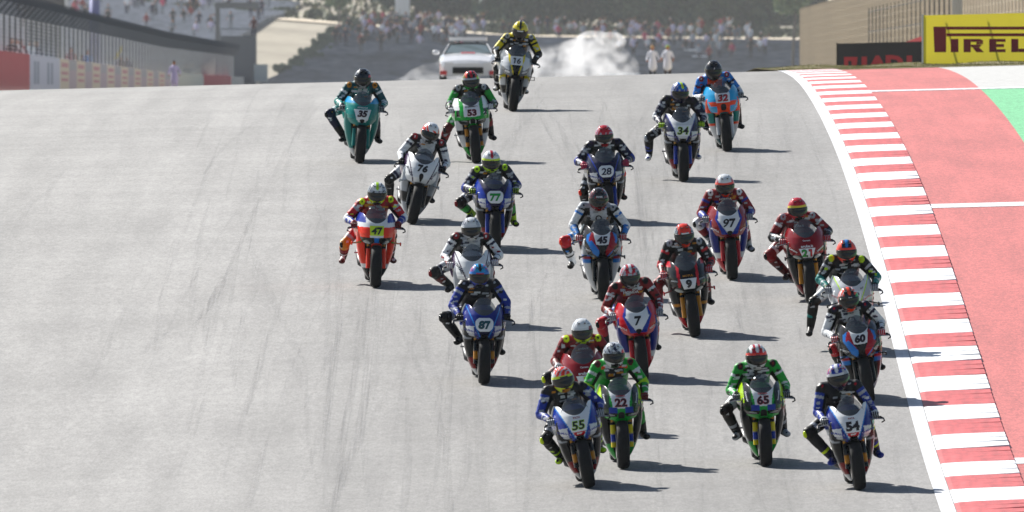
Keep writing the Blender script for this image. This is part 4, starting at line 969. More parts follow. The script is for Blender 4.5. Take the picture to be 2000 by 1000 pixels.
  liv=L_stripes(side=C['offwhite']), suit=suit(K_, C['offwhite'], W_, should=C['silver'], cup=C['silver'], cup2=K_, band=C['bmwblue'], elbow=W_, fore=C['cyan'], thigh=C['offwhite'], knee=C['red'], shin=K_, slider=C['fluo'], glove=W_, glove2=C['red'], cuff=K_, boot=W_, boot2=K_, toe=K_, text=[('O', 0, -.14, .075, C['dark'])],
   helmet=dict(base=C['dark'], crown=K_, side=C['dark'], swirl2=C['crimson'], chin=C['crimson'], text=('SHARK', W_, .06))),
  bl='black blue and red racing motorcycle number 45 in front of bike 28', rl='rider in white and black suit on bike 45 with his foot hanging down'),
 dict(num='28', c=(1190, 438), pl=(1184, 336), head=(1180, 266), leg='tuck', knee=(1141, 376), foot=(1148, 408), rfoot=(1215, 398), hyaw=0,
  liv=L_tricol(side=C['navy'], panel=C['navy'], line=C['blue'], strip=C['navy'], round=True, plate=(.775, .15, .100, .085), numcol=C['navy'], nh=.075, guard=C['blue']),
  suit=suit(C['dark'], C['dark'], C['navy'], **{**navy, 'fore': C['navy'], 'glove': C['crimson'], 'glove2': C['pink'], 'cuff': C['pink'], 'knee': K_, 'slider': C['fluo'], 'boot': C['dred'], 'cup': C['navy'], 'cup2': K_, 'helmet': dict(base=C['red'], crown=C['red'], swirl2=C['silver'], side=C['pink'], chin=C['offwhite'], chinc=C['red'])}),
  bl='dark blue racing motorcycle number 28 in the middle of the pack', rl='rider in dark suit with red gloves and pink red helmet on bike 28'),
 dict(num='87', c=(945, 751), pl=(946, 631), head=(936, 537), leg='tuck', knee=(868, 620), foot=(897, 660), rfoot=None, hyaw=2,
  liv=L_tricol(side=C['royal'], panel=C['royal'], line=C['cyan'], strip=C['navy'], round=True, plate=(.78, .155, .108, .088), numcol=C['dteal'], numedge=K_, nh=.072, shear=.15, guard=C['dark'], guard2=C['gold']),
  suit=suit(C['dark'], C['dark'], C['blue'], **{**navy, 'should': C['dark'], 'fore': C['blue'], 'thigh': C['navy'], 'knee': K_, 'glove': K_, 'glove2': C['dark'], 'cup': C['dark'], 'cup2': C['silver'], 'helmet': dict(base=C['cyan'], side=C['blue'], crown=C['sky'], crown2=C['dark'], brow=C['bmwblue'], browc=C['red'], chin=C['blue'], chinc=K_, swirl2=C['pink'])}),
  bl='blue racing motorcycle number 87 left of the pack in front of a white bike', rl='rider in navy suit and light blue helmet on bike 87'),
 dict(num='', c=(930, 640), pl=(925, 525), head=(920, 446), leg='tuck', knee=(848, 534), foot=(880, 560), rfoot=None, hyaw=0,
  liv=L_stripes(base=C['offwhite'], zones=[f(W_, lambda a, z, x, y: z > 0), f(C['purple'], lambda a, z, x, y: np.abs(a - .14 - (z - .75) * .35) < .008), f(C['purple'], lambda a, z, x, y: (a > .235)), f(C['silver'], lambda a, z, x, y: (z < .66))], text=[('7BITMEX', -.185, .80, .032, C['navy'], -58), ('BITMEX', .185, .80, .032, C['purple'], 62)], side=C['silver'], sidez=[], belly=C['silver'], tank=W_, fender=C['dark'], wing=None, lamps=[]),
  suit=suit(K_, C['offwhite'], W_, should=C['dark'], cup=C['crimson'], cup2=W_, band=C['navy'], elbow=W_, fore=W_, thigh=C['silver'], knee=C['dark'], shin=C['dred'], slider=C['crimson'], glove=C['crimson'], glove2=W_, cuff=K_,
   helmet=dict(base=C['silver'], crown=W_, swirl2=C['navy'], side=C['silver'], brow=C['offwhite'], chin=C['silver'], chinc=W_, right=C['silver'])),
  bl='white racing motorcycle with purple lines directly behind bike 87', rl='rider in white and black suit and silver helmet behind bike 87'),
 dict(num='76', c=(803, 438), pl=(827, 322), head=(840, 259), leg='tuck', knee=(761, 352), foot=(763, 385), rfoot=None, hyaw=6, hroll=4,
  liv=L_stripes(base=C['offwhite'], zones=[f(W_, lambda a, z, x, y: z > 0), f(C['purple'], lambda a, z, x, y: np.abs(a - .15 - (z - .75) * .35) < .008), f(C['purple'], lambda a, z, x, y: (a > .235)), f(C['silver'], lambda a, z, x, y: (z < .62))], text=[('BITMEX', -.185, .76, .026, C['navy'], -58), ('BITMEX', .185, .76, .026, C['purple'], 58)], side=C['silver'], sidez=[f(C['carb'], lambda a, z, x, y: (z > .3) & (z < .45))], belly=C['silver'], tank=W_, fender=C['dark'], wing=('plate', .60, .08, .2, C['silver']), lamps=[], numcol=K_, numedge=C['dark'], shear=.2, nh=.07),
  suit=suit(K_, C['offwhite'], W_, should=C['dark'], cup=C['crimson'], cup2=W_, band=C['navy'], elbow=W_, fore=W_, thigh=C['silver'], knee=K_, shin=K_, glove=K_, boot=C['dark'],
   helmet=dict(base=W_, crown=W_, swirl=C['fluo'], side=C['red'], chin=C['silver'], chinc=K_)),
  bl='white racing motorcycle number 76 leaning right on the left of the pack', rl='rider in black and white suit with red white helmet on bike 76'),
 dict(num='77', c=(967, 492), pl=(967, 381), head=(959, 318), leg='tuck', knee=(898, 397), foot=(922, 418), rfoot=(1008, 430), hyaw=4,
  liv=L_tricol(side=C['blue'], panel=C['navy'], line=C['royal'], strip=C['navy'], round=True, plate=(.785, .155, .108, .088), numcol=C['green'], numedge=K_, nh=.072, shear=.2, guard=C['blue']),
  suit=suit(C['dark'], C['dark'], C['navy'], **{**navy, 'cup': C['lime'], 'cup2': K_, 'fore': C['navy'], 'glove': C['lime'], 'glove2': K_, 'cuff': C['silver'], 'knee': K_, 'slider': C['crimson'], 'shin': C['green'], 'boot': C['lime'], 'toe': K_, 'helmet': dict(base=W_, crown=W_, crown2=C['red'], brow=C['fyellow'], side=C['offwhite'], chin=C['lime'], swirl2=C['silver'], text=('Arai', K_, .04))}),
  bl='blue racing motorcycle number 77 between bikes 76 and 28', rl='rider in dark suit with fluorescent shoulder cups and gloves on bike 77'),
 dict(num='47', c=(733, 562), pl=(736, 448), head=(736, 377), leg='down', knee=(674, 478), foot=(673, 512), rfoot=(762, 504), hyaw=0,
  liv=L_twin(base=C['fluo'], zones=[f(C['white'], lambda a, z, x, y: (z > .84) | (a < .10)), f(C['fluo'], lambda a, z, x, y: (a > .09) & (z < .84) & (z > .70)), f(K_, lambda a, z, x, y: (z < .70) & (a > .035)), f(C['bmwblue'], lambda a, z, x, y: (z < .70) & (a < .03)), f(C['blue'], lambda a, z, x, y: (a > .15) & (z > .90))],
   plate=(.795, .12, .085, .075), numcol=K_, numedge=C['lime'], platecol=C['fyellow'], nh=.072, shear=.15, wing=('plate', .615, .13, .12, C['green'], C['fluo']), side=C['fluo'], sidez=[f(W_, lambda a, z, x, y: (z > .26) & (z < .32)), f(C['carb'], lambda a, z, x, y: z < .25)], fender=C['fluo'], guard=C['fluo'], text=[('AX', 0, .90, .025, C['navy'], 0)]),
  suit=suit(C['crimson'], C['red'], C['red'], should=C['red'], cup=C['fyellow'], cup2=K_, band=C['silver'], elbow=W_, fore=C['blue'], thigh=C['red'], knee=C['gold'], shin=C['crimson'], slider=K_, glove=C['crimson'], glove2=C['dred'], boot=C['dred'], boot2=W_, toe=C['dred'], text=[('AX', 0, -.1, .03, C['orange'])],
   helmet=dict(base=C['silver'], crown=W_, crown2=C['lime'], swirl2=C['dark'], side=C['silver'], chin=C['fyellow'], chinc=K_)),
  bl='orange and white racing motorcycle number 47 leftmost at mid height', rl='rider in red suit on bike 47 dangling his left leg'),
 dict(num='53', c=(931, 319), pl=(922, 224), head=(920, 163), leg='down', knee=(875, 253), foot=(868, 290), rfoot=(961, 270), hyaw=4,
  liv=L_green(base=W_, fender=C['green'], guard=C['gold'], guard2=C['dark'], side=C['offwhite'], numcol=C['maroon'], text=[('MANUEL PUCCETTI', 0, .885, .014, K_, 0), ('elf', .19, .78, .02, W_, 15)], zones=[f(C['green'], lambda a, z, x, y: (a > .125) & (a < .185)), f(W_, lambda a, z, x, y: (a < .12) & (z > .72)), f(K_, lambda a, z, x, y: (a > .19) & (z < .84) & (z > .74)), f(C['green'], lambda a, z, x, y: (z < .735) & (z > .68)), f(K_, lambda a, z, x, y: (z < .68) & (a > .05))], round=True, plate=(.80, .13, .092, .085), sidez=[f(C['green'], lambda a, z, x, y: (z > .68)), f(C['dark'], lambda a, z, x, y: (z > .45) & (z < .52) & (y < .6)), f(C['green'], lambda a, z, x, y: z < .25)]),
  suit=suit(K_, C['dark'], C['green'], should=K_, cup=C['silver'], cup2=K_, elbow=K_, fore=K_, band=C['green'], thigh=C['green'], knee=C['dred'], shin=C['crimson'], shinb=K_, glove=C['dark'], glove2=W_, boot=K_,
   helmet=dict(base=C['orange'], side=C['green'], right=C['lime'], crown=K_, crown2=C['red'], brow=C['silver'], chin=C['green'], chinc=K_, swirl2=C['red'])),
  bl='white and green racing motorcycle number 53 behind bike 77', rl='rider in black and green suit on bike 53 with his left leg out'),
 dict(num='35', c=(702, 319), pl=(708, 218), head=(708, 153), leg='tuck', knee=(643, 223), foot=(670, 266), rfoot=(736, 270), hyaw=2,
  liv=L_wing(base=C['teal'], rim=C['teal'], fender=C['teal'], guard=C['teal'], side=C['teal'], belly=C['offwhite'], sidez=[f(C['offwhite'], lambda a, z, x, y: z < .22)], plate=(.755, .15, .115, .07), zones=[f(W_, lambda a, z, x, y: (a < .13 - (.84 - z) * .35) & (z < .84) & (z > .64)), f(C['sky'], lambda a, z, x, y: (a > .12) & (z > .93))], numcol=C['maroon'], numedge=C['dred'], nh=.072, ndz=.02, text=[('PETRONAS', 0, .868, .020, W_, 0)]),
  suit=suit(C['dteal'], C['teal'], C['dteal'], should=C['dteal'], cup=C['gold'], cup2=K_, band=W_, elbow=C['teal'], fore=C['teal'], thigh=C['teal'], knee=C['navy'], shin=C['navy'], glove=C['offwhite'], glove2=K_, cuff=K_, boot=K_, text=[('PETRONAS', 0, -.08, .03, W_)],
   helmet=dict(base=K_, crown=K_, swirl2=C['silver'], brow=C['dark'], side=C['dark'], right=C['red'], chin=K_, chinc=C['silver'])),
  bl='teal racing motorcycle number 35 leftmost near the crest', rl='rider in teal suit with black helmet on bike 35'),
 dict(num='32', c=(1421, 296), pl=(1411, 190), head=(1394, 140), leg='default', rfoot=(1445, 247), hyaw=3, hroll=4, plz=.85,
  liv=L_stripes(base=C['sky'], zones=[f(C['sky'], lambda a, z, x, y: z > 0), f(C['orange'], lambda a, z, x, y: (z < .79) & (a < .16 + (z - .66) * .5)), f(C['orange'], lambda a, z, x, y: (z < .64)), f(C['sky'], lambda a, z, x, y: (a > .10) & (z > .62) & (z < .72)), f(W_, lambda a, z, x, y: (a < .11) & (z > .78))], plate=(.845, .13, .10, .09), numcol=C['red'], numedge=C['dred'], nh=.075, text=[('JDT', 0, .915, .018, C['navy'], 0)], mouth=(.70, .04, .05, 'box'), side=C['orange'], sidez=[f(C['teal'], lambda a, z, x, y: (z < .62) & (z > .44) & (y < .5)), f(C['offwhite'], lambda a, z, x, y: z < .40), f(C['dteal'], lambda a, z, x, y: z < .2)], fender=C['teal'], guard=C['offwhite'], wing=None, lamps=[]),
  suit=suit(C['bmwblue'], C['orange'], C['bmwblue'], should=C['bmwblue'], cup=C['crimson'], cup2=W_, band=C['navy'], elbow=W_, fore=C['offwhite'], thigh=C['orange'], knee=K_, shin=K_, glove=C['offwhite'], glove2=K_, boot=C['dark'],
   helmet=dict(base=K_, crown=K_, side=K_, text=('JI', W_, .05))),
  bl='orange and sky blue racing motorcycle number 32 rightmost near the crest', rl='rider in blue and orange suit with plain black helmet on bike 32'),
 dict(num='34', c=(1335, 355), pl=(1333, 245), head=(1328, 180), leg='down', knee=(1269, 269), foot=(1272, 310), rfoot=(1360, 309), hyaw=16, hroll=2,
  liv=L_tricol(side=C['navy'], panel=C['offwhite'], line=C['royal'], strip=C['offwhite'], numcol=K_, numedge=C['lime'], nh=.082, plate=(.775, .14, .115, .08), guard=C['blue']),
  suit=suit(K_, C['dark'], C['navy'], **{**navy, 'fore': C['navy'], 'elbow': C['offwhite'], 'glove': C['dark'], 'glove2': C['lime'], 'thigh': K_, 'knee': C['dark'], 'shin': K_, 'shinb': C['blue'], 'boot': C['dark'], 'boot2': C['blue'], 'toe': W_, 'slider': C['silver'], 'cup': C['dark'], 'cup2': C['purple'], 'text': [('YAMAHA', 0, -.11, .032, C['silver'])], 'helmet': dict(base=C['blue'], crown=C['bmwblue'], crown2=C['fyellow'], swirl2=C['silver'], side=C['royal'], right=C['red'], chin=C['navy'])}),
  bl='silver and blue racing motorcycle number 34 left of bike 32', rl='rider in black and navy suit with left foot dangling beside bike 34'),
 dict(num='16', c=(1001, 218), pl=(1009.5, 115), head=(1016, 59), leg='tuck', knee=(972, 132), foot=(972, 168), rfoot=(1021.6, 186), hyaw=-2, hp=30, plz=.90,
  liv=L_stripes(base=C['grey'], zones=[f(C['grey'], lambda a, z, x, y: z > 0), ('s', C['offwhite'], [(.10, .95), (.22, .9), (.24, .76), (.12, .68)]), ('s', C['yellow'], [(.105, .97), (.145, .97), (.135, .86), (.10, .78), (.045, .60), (.03, .60), (.05, .72), (.085, .80)]), ('s', C['dark'], [(0, 1), (.10, 1), (.085, .82), (.03, .60), (0, .58)])],
   plate=(.855, .13, .092, .082), numcol=K_, numedge=None, nh=.07, text=[], side=C['offwhite'], sidez=[f(K_, lambda a, z, x, y: (z > .30) & (z < .42)), f(C['yellow'], lambda a, z, x, y: (np.abs(z - .52 + .5 * (y - .3)) < .02)), f(C['silver'], lambda a, z, x, y: z < .28)], wing=('box', .60, .11, .0, K_), lamps=[(.145, .665, .045, .018, .4, 'lamp')], mouth=(.68, .035, .06, 'tri')),
  suit=suit(K_, K_, C['yellow'], should=C['yellow'], cup=C['silver'], cup2=K_, band=K_, elbow=K_, fore=K_, thigh=K_, knee=K_, shin=K_, glove=K_, boot=C['dark'], boot2=W_, slider=K_,
   helmet=dict(base=C['yellow'], crown=C['yellow'], crown2=K_, side=C['yellow'], brow=K_, browc=W_, chin=K_, right=C['yellow'], spoiler=K_)),
  bl='last racing motorcycle number 16 with yellow and silver nose on the crest', rl='rider in yellow and black suit on bike 16 at the crest'),
]
re_ = random.Random(31)
for d in RIDERS:
    d['ep'] = re_.uniform(.30, .75); d.setdefault('tilt', re_.uniform(-.02, .02)); d['hp'] = d.get('hp', 17) - 9 + re_.uniform(-3, 3)
    X, Y = px(*d['c']); s = F / Y; z = float(gz(X, Y)); gv = slope(Y) - z / Y
    d.update(X=X, Y=Y, s=s, gv=gv, z=z); d['yaw'] = R(2.5)
    dx, dz = d['pl'][0] - d['c'][0], d['c'][1] - d['pl'][1]; d['roll'] = math.atan2(dx, dz)
    d['J'] = pose(d)
jobs = []
for d in RIDERS:
    J = d['J']; jobs.append((body_prims(J), .0115, 3))
    for k in 'lr': jobs.append((boot_prims(J['K' + k], J['A' + k], J['T' + k]), .009, 1))
res = remesh_batch(jobs)
for i, d in enumerate(RIDERS):
    b = make_bike(d); m = Matrix.Translation((d['X'], d['Y'], d['z'] + .002)) @ Matrix.Rotation(math.atan(slope(d['Y'])), 4, 'X') @ Matrix.Rotation(d['yaw'], 4, 'Z') @ Matrix.Rotation(d['roll'], 4, 'Y')
    b.matrix_world = m
    tag(b, d['bl'], 'motorcycle', 'racing motorcycles braking down the track')
    r = make_rider(d, m, folds(res[i * 3], d['J']), (res[i * 3 + 1], res[i * 3 + 2]))
    tag(r, d['rl'], 'person', 'riders on the racing motorcycles')
# ------------------------------------------------------------------ far side of the crest: wall, fences, boards, people, trees
def at(x, y, Y): return ((x - 1000) * Y / F, Y, (500 - y) * Y / F)
# concrete wall with painted and printed panels, each board a part
def wall_run():
    top = lambda Y: float(np.interp(Y, [740, 784, 1160, 1500], [7.70, 7.86, 10.38, 13.1]))
    w = tag(empty('barrier_wall', (-19.6, 780, float(gz(-19.6, 780)))), 'long low track wall of red white and beige panels under the left fence', 'wall')
    o0 = Vector(w.location)
    def seg(Y0, Y1, col, rows=None, X=-19.6, th=.35, extra=None):
        A = Acc(); n = max(1, int((Y1 - Y0) / 30) + 1); ys = np.linspace(Y0, Y1, n + 1)
        V = []; Fc = []
        for y in ys:
            b = float(gz(X, y)) - .3; t = top(y); V += [(X, y, b), (X, y, t), (X - th, y, t), (X - th, y, b)]
        for i in range(n):
            for k in range(4): Fc.append((i * 4 + k, i * 4 + (k + 1) % 4, (i + 1) * 4 + (k + 1) % 4, (i + 1) * 4 + k))
        Fc += [(3, 2, 1, 0), tuple(range(n * 4, n * 4 + 4))]
        V = np.array(V) - np.array(o0); return mk('wall_panel', (V, Fc), flatmat(col, .7), w)
    def strip(Y0, Y1, f0, f1, col, par):
        V = []
        for y in (Y0, Y1):
            b = float(gz(-19.6, y)); t = top(y); V += [(-19.6 + .006, y, b + (t - b) * f0), (-19.6 + .006, y, b + (t - b) * f1)]
        mk('panel_print', (np.array(V) - np.array(o0), [(0, 2, 3, 1)]), flatmat(col, .7), par)
    Yx = lambda x: 19.6 * F / (1000 - x)
    seg(740, Yx(58), hexc('b3152c'))
    p = seg(Yx(58.5), Yx(117), hexc('c3cbe0'))
    for x in (66, 72, 92, 99): strip(Yx(x), Yx(x + 4.5), .30, .86, hexc('93a0b8'), p)
    x = 118; k = 0
    beige, lil, pk = hexc('d8cdb8'), hexc('b9a9b4'), hexc('c78f96')
    while x < 328:
        w1 = 17 * (1 - (x - 118) / 600); a = seg(Yx(x), Yx(x + w1), beige)
        for f0, f1 in ((.40, .48), (.58, .66), (.78, .90)): strip(Yx(x + 2), Yx(x + w1 - 2), f0, f1, pk, a)
        x += w1 + .3; w2 = 15 * (1 - (x - 118) / 600); a = seg(Yx(x), Yx(x + w2), lil)
        strip(Yx(x + .5), Yx(x + w2 - .5), .72, .99, hexc('a9aab2'), a); x += w2 + .3; k += 1
    seg(Yx(x), Yx(398), hexc('c6c8bc')); seg(Yx(398.5), Yx(452), hexc('b5242f')); seg(Yx(453), 1500, hexc('a9a9a6'))
    return top
wtop = wall_run()
FM = mat('fence_wire', (.52, .53, .54), .7, spec=0); FD = mat('fence_post_grey', (.08, .09, .10), .7, spec=.05)
FO = mat('overhang_wire', (.085, .095, .11), .8, spec=0)
def fence(name, X, Y0, Y1, step, z0, H, over, label, wires, vstep, postr, md=FD, mw=FM):
    root = tag(empty(name, (X, Y0, z0(Y0))), label, 'fence'); o0 = np.array(root.location)
    ys = np.arange(Y0, Y1 + .1, step)
    sg = -1 if X < 0 else 1
    def pm():
        A = Acc().add(tube([(0, 0, -.9), (0, 0, H)], postr, 6)); A.add(tube([(0, 0, H), (-sg * over * .9, 0, H + over)], postr * .8, 6)); return mesh('post', A.get(), md)
    pmesh = pm()
    for y in ys: link('post', pmesh, root, tuple(np.array((X, y, z0(y))) - o0))
    for a, b in zip(ys[:-1], ys[1:]):
        A = Acc(); za, zb = z0(a), z0(b)
        for k in range(wires):
            h = H * (k + .5) / wires; A.add(tube([(X, a, za + h), (X, b, zb + h)], .012, 3, False))
        for yy in np.arange(a, b, vstep):
            z = np.interp(yy, [a, b], [za, zb]); A.add(tube([(X, yy, z), (X, yy, z + H)], .008, 3, False))
        V, Fc = A.get(); mk('mesh_panel', (V - o0, Fc), mw, root)
        A = Acc()
        for k in range(5 if over > .4 else 2):
            f_ = (k + .5) / (5 if over > .4 else 2) * over; A.add(tube([(X - sg * f_ * .9, a, za + H + f_), (X - sg * f_ * .9, b, zb + H + f_)], .02, 3, False))
        for yy in np.arange(a, b, 1.5):
            z = np.interp(yy, [a, b], [za, zb]); A.add(tube([(X, yy, z + H), (X - sg * over * .9, yy, z + H + over)], .014, 3, False))
        if over > .4:
            for yy in np.arange(a, b, 3.0): z = np.interp(yy, [a, b], [za, zb]); A.add(tube([(X - sg * over * .9, yy, z + H + over - .02), (X - sg * over, yy, z + H + over + .34)], [.05, .02], 4))
        V, Fc = A.get(); mk('overhang_panel', (V - o0, Fc), FO, root)
    return root
fence('catch_fence', -19.75, 742, 1460, 9.0, lambda y: wtop(y) - .02, 1.48, .48, 'tall grey catch fence with outward leaning top along the left wall', 10, 1.5, .045)
# right: cut bank, tall mesh fence and slim posts
def bank():
    ys = np.arange(500, 1262, 12.); r = random.Random(2); P = []
    for y in ys:
        g0 = float(gz(19, y)) - .3; row = []
        for k, (dx, dz) in enumerate(((0, 0), (.15, 1.6), (.3, 3.4), (.5, 6), (.8, 9), (1.2, 14), (40, 15))):
            j = r.uniform(-.10, .10) if 0 < k < 5 else 0; row.append((18.9 + dx + j, y, g0 + dz + r.uniform(-.1, .1)))
        P.append(row)
    V, Fc = grid(np.array(P)); n = len(P); end = [(x, y, 5) for x, y, z in P[-1]]
    A = Acc().add((V, Fc)).add(grid(np.array([P[-1], end]))); return A.get()
tag(mk('earth_bank', bank(), M['bank'], smooth=False), kind='structure')
gzr = lambda y: float(gz(17.6, y))
def fence_right():
    root = tag(empty('mesh_fence', (17.6, 700, gzr(700))), 'tall wire mesh fence on pale posts below the brown earth bank', 'fence'); o0 = np.array(root.location)
    pm = mesh('post', tube([(0, 0, -.3), (0, 0, 4.3)], .06, 6), mat('pale_post', (.36, .33, .29), .8, spec=0)); wm = mat('rusty_wire', (.62, .56, .47), .8, spec=0)
    ys = np.arange(600, 1255, 5.0)
    for y in ys: link('post', pm, root, tuple(np.array((17.6, y, gzr(y))) - o0))
    for a in ys[:-1]:
        A = Acc()
        for k in range(11): h = 4.2 * (k + .5) / 11; A.add(tube([(17.6, a, gzr(a) + h), (17.6, a + 5, gzr(a + 5) + h)], .009, 3, False))
        for yy in np.arange(a, a + 5, .7): A.add(tube([(17.6, yy, gzr(yy)), (17.6, yy, gzr(yy) + 4.2)], .006, 3, False))
        V, Fc = A.get(); mk('mesh_panel', (V - o0, Fc), wm, root)
fence_right()
root = tag(empty('slim_post_fence', (12.6, 600, float(gz(12.6, 600)))), 'row of slim dark fence posts behind the black board', 'fence'); o0 = np.array(root.location)
pm = mesh('post', tube([(0, 0, -.2), (0, 0, 2.35)], .02, 6), FD)
ys = np.arange(590, 730, 7.0)
for y in ys: link('post', pm, root, tuple(np.array((12.6, y, float(gz(12.6, y)))) - o0))
A = Acc()
for k in range(3):
    for a in ys[:-1]: A.add(tube([(12.6, a, float(gz(12.6, a)) + .8 + k * .7), (12.6, a + 7, float(gz(12.6, a + 7)) + .8 + k * .7)], .012, 3, False))
V, Fc = A.get(); mk('line_wire', (V - o0, Fc), FD, root)
p = at(1870, 125, 500); lp = tag(mk('lamp_column', tube([(0, 0, -.3), (0, 0, 9)], [.14, .11], 14), M['steel'], smooth=True, loc=(p[0], 500, float(gz(p[0], 500)))), 'thick galvanised pole rising behind the yellow board', 'pole')
# advertising boards
def board(name, c0, c1, h, col, label, frame, lean=.12):
    a = Vector(c0); b = Vector(c1); d = (b - a); L = d.length; u = d / L
    root = tag(empty(name, a, (0, 0, math.atan2(u.y, u.x))), label, 'sign')
    tilt = u.z
    if col.name.startswith('yellow'):                           # printed vinyl stretched on the frame lets some sunlight through
        V, Fc = grid(np.array([[(L * u, .012, h * w) for u in np.linspace(0, 1, 9)] for w in (0, .5, 1)])); V[:, 2] += V[:, 0] * tilt
        t = col.node_tree; tr = t.nodes.new('ShaderNodeBsdfTranslucent'); tr.inputs['Color'].default_value = (.85, .72, .06, 1); mx = t.nodes.new('ShaderNodeMixShader'); mx.inputs[0].default_value = .20
        t.links.new(t.nodes['Principled BSDF'].outputs[0], mx.inputs[1]); t.links.new(tr.outputs[0], mx.inputs[2]); t.links.new(mx.outputs[0], t.nodes['Material Output'].inputs['Surface'])
    else: V, Fc = box((L / 2, .04, h / 2), (L, .06, h)); V[:, 2] += V[:, 0] * tilt
    mk('board_face', (V, Fc), col, root)
    A = Acc()
    for xx in (0, L): A.add(box((xx, .04, h / 2 + xx * tilt), (.035, .08, h + .04)))
    mk('frame_edge', A.get(), frame, root)
    for k in range(4):
        xx = L * (k + .5) / 4; V, Fc = tube([(xx, .08, h * .9 + xx * tilt), (xx, .6, -.1 + xx * tilt)], .025, 6); mk('stay', (V, Fc), M['steel'], root)
    return root, L, tilt
Yb = 444
a = at(1802, 127, Yb); b = at(2130, 119, Yb); Hb = 97 * Yb / F
yb_mat = noisemix(mat('yellow_board', (.92, .80, .06), .5), 2, .05)
rt, L, tl_ = board('advertising_board', a, b, Hb, yb_mat, 'yellow board with large red lettering at the right edge', M['lamp'])
bm = flatmat(hexc('8e1028'), .5)
sc_ = Yb / F                                   # metres per photograph pixel at the board
def bp(x, y): return ((x - 1802) * sc_, (127 - y) * sc_)
def bpoly(pts, name='board_lettering'):
    V = []
    for x, y in pts:
        X, Z = bp(x, y + .024 * (x - 1802)); V.append((X, -.002 + .0, Z + X * tl_ * 1.0 + .0))
    V = np.array([(x, .004 - .0, z) for x, _, z in V]); V[:, 1] = -.004 + .01; V[:, 1] = .003
    n = len(V); V2 = V.copy(); V2[:, 1] = .012
    mk(name, (np.vstack([V, V2]), [tuple(range(n))] + [(i, (i + 1) % n, n + (i + 1) % n, n + i) for i in range(n)]), bm, rt)
Z = lambda pts: [(1540 + x * .23, y * .23) for x, y in pts]
# traced heights along a level baseline: bowl bar, stem and the block capitals
bpoly([(1823, 52), (1848, 52), (1848, 102), (1825, 102)])
for y0 in (52, 65): bpoly([(1848.5, y0), (2130, y0), (2130, y0 + 6), (1848.5, y0 + 6)])
def R_(x): 
    bpoly([(x, 76), (x + 14, 76), (x + 14, 102), (x, 102)]); bpoly([(x + 14.2, 76), (x + 32, 76), (x + 38, 79), (x + 38, 82), (x + 14.2, 82)]); bpoly([(x + 25, 82.2), (x + 38, 82.2), (x + 38, 86), (x + 25, 87)])
    bpoly([(x + 14.2, 87.2), (x + 36, 87.2), (x + 32, 92), (x + 14.2, 92)]); bpoly([(x + 17, 92.2), (x + 30, 92.2), (x + 40, 102), (x + 25, 102)])
def E_(x, n=32):
    bpoly([(x, 76), (x + 14, 76), (x + 14, 102), (x, 102)])
    for y0, w in ((76, n), (86, n - 3), (96, n)): bpoly([(x + 14.2, y0), (x + w, y0), (x + w, y0 + 6), (x + 14.2, y0 + 6)])
def L__(x): bpoly([(x, 76), (x + 14, 76), (x + 14, 102), (x, 102)]); bpoly([(x + 14.2, 95), (x + 34, 95), (x + 34, 102), (x + 14.2, 102)])
bpoly([(1857, 76), (1872, 76), (1872, 102), (1857, 102)]); R_(1882); E_(1932); L__(1975); L__(2018); bpoly([(2062, 76), (2077, 76), (2077, 102), (2062, 102)])
Yk = 545; a = at(1635, 134, Yk); b = at(1801, 130, Yk); Hk = 49 * Yk / F
rt2, L2, t2 = board('advertising_board', a, b, Hk, noisemix(mat('black_board', (.012, .014, .020), .6), 2, .2), 'black board with red lettering sunk behind the grass left of the yellow board', M['black'])
for ch, xc in (('П', 1661), ('I', 1688), ('A', 1714), ('D', 1747), ('I', 1776)):
    V, Fc = text('H' if ch == 'П' else ch, .36, .06, 0, 1.25)
    X = (xc - 1635) * Yk / F
    if ch == 'П':
        V, Fc = np.array([(-.17, -.18, 0), (-.06, -.18, 0), (-.06, .08, 0), (.03, .08, 0), (.03, -.18, 0), (.15, -.18, 0), (.19, .18, 0), (-.17, .18, 0)]), [(0, 1, 2, 7), (2, 3, 6, 7), (3, 4, 5, 6)]
    if ch == 'I': V = np.array([(-.07, -.18, 0), (.07, -.18, 0), (.07, .18, 0), (-.07, .18, 0)]); Fc = [(0, 1, 2, 3)]
    mk('board_lettering', (np.stack([V[:, 0] + X, np.full(len(V), .006), V[:, 1] + .12 + X * t2], 1), Fc), flatmat(hexc('9c2430'), .6), rt2)
p = at(1790, 84, 600); rb = tag(mk('red_barrier', (np.array([(-.5, 0, -.3), (.6, 0, -.3), (.6, 0, .25), (.1, 0, .18), (-.5, 0, -.03), (-.5, .6, -.3), (.6, .6, -.3), (.6, .6, .25), (.1, .6, .18), (-.5, .6, -.03)]), [(0, 1, 2, 3, 4), (9, 8, 7, 6, 5), (0, 4, 9, 5), (1, 6, 7, 2), (2, 7, 8, 3), (3, 8, 9, 4), (0, 5, 6, 1)]), flatmat(hexc('d0606a'), .7), loc=p), 'sloping pink red barrier between the black and yellow boards', 'barrier')
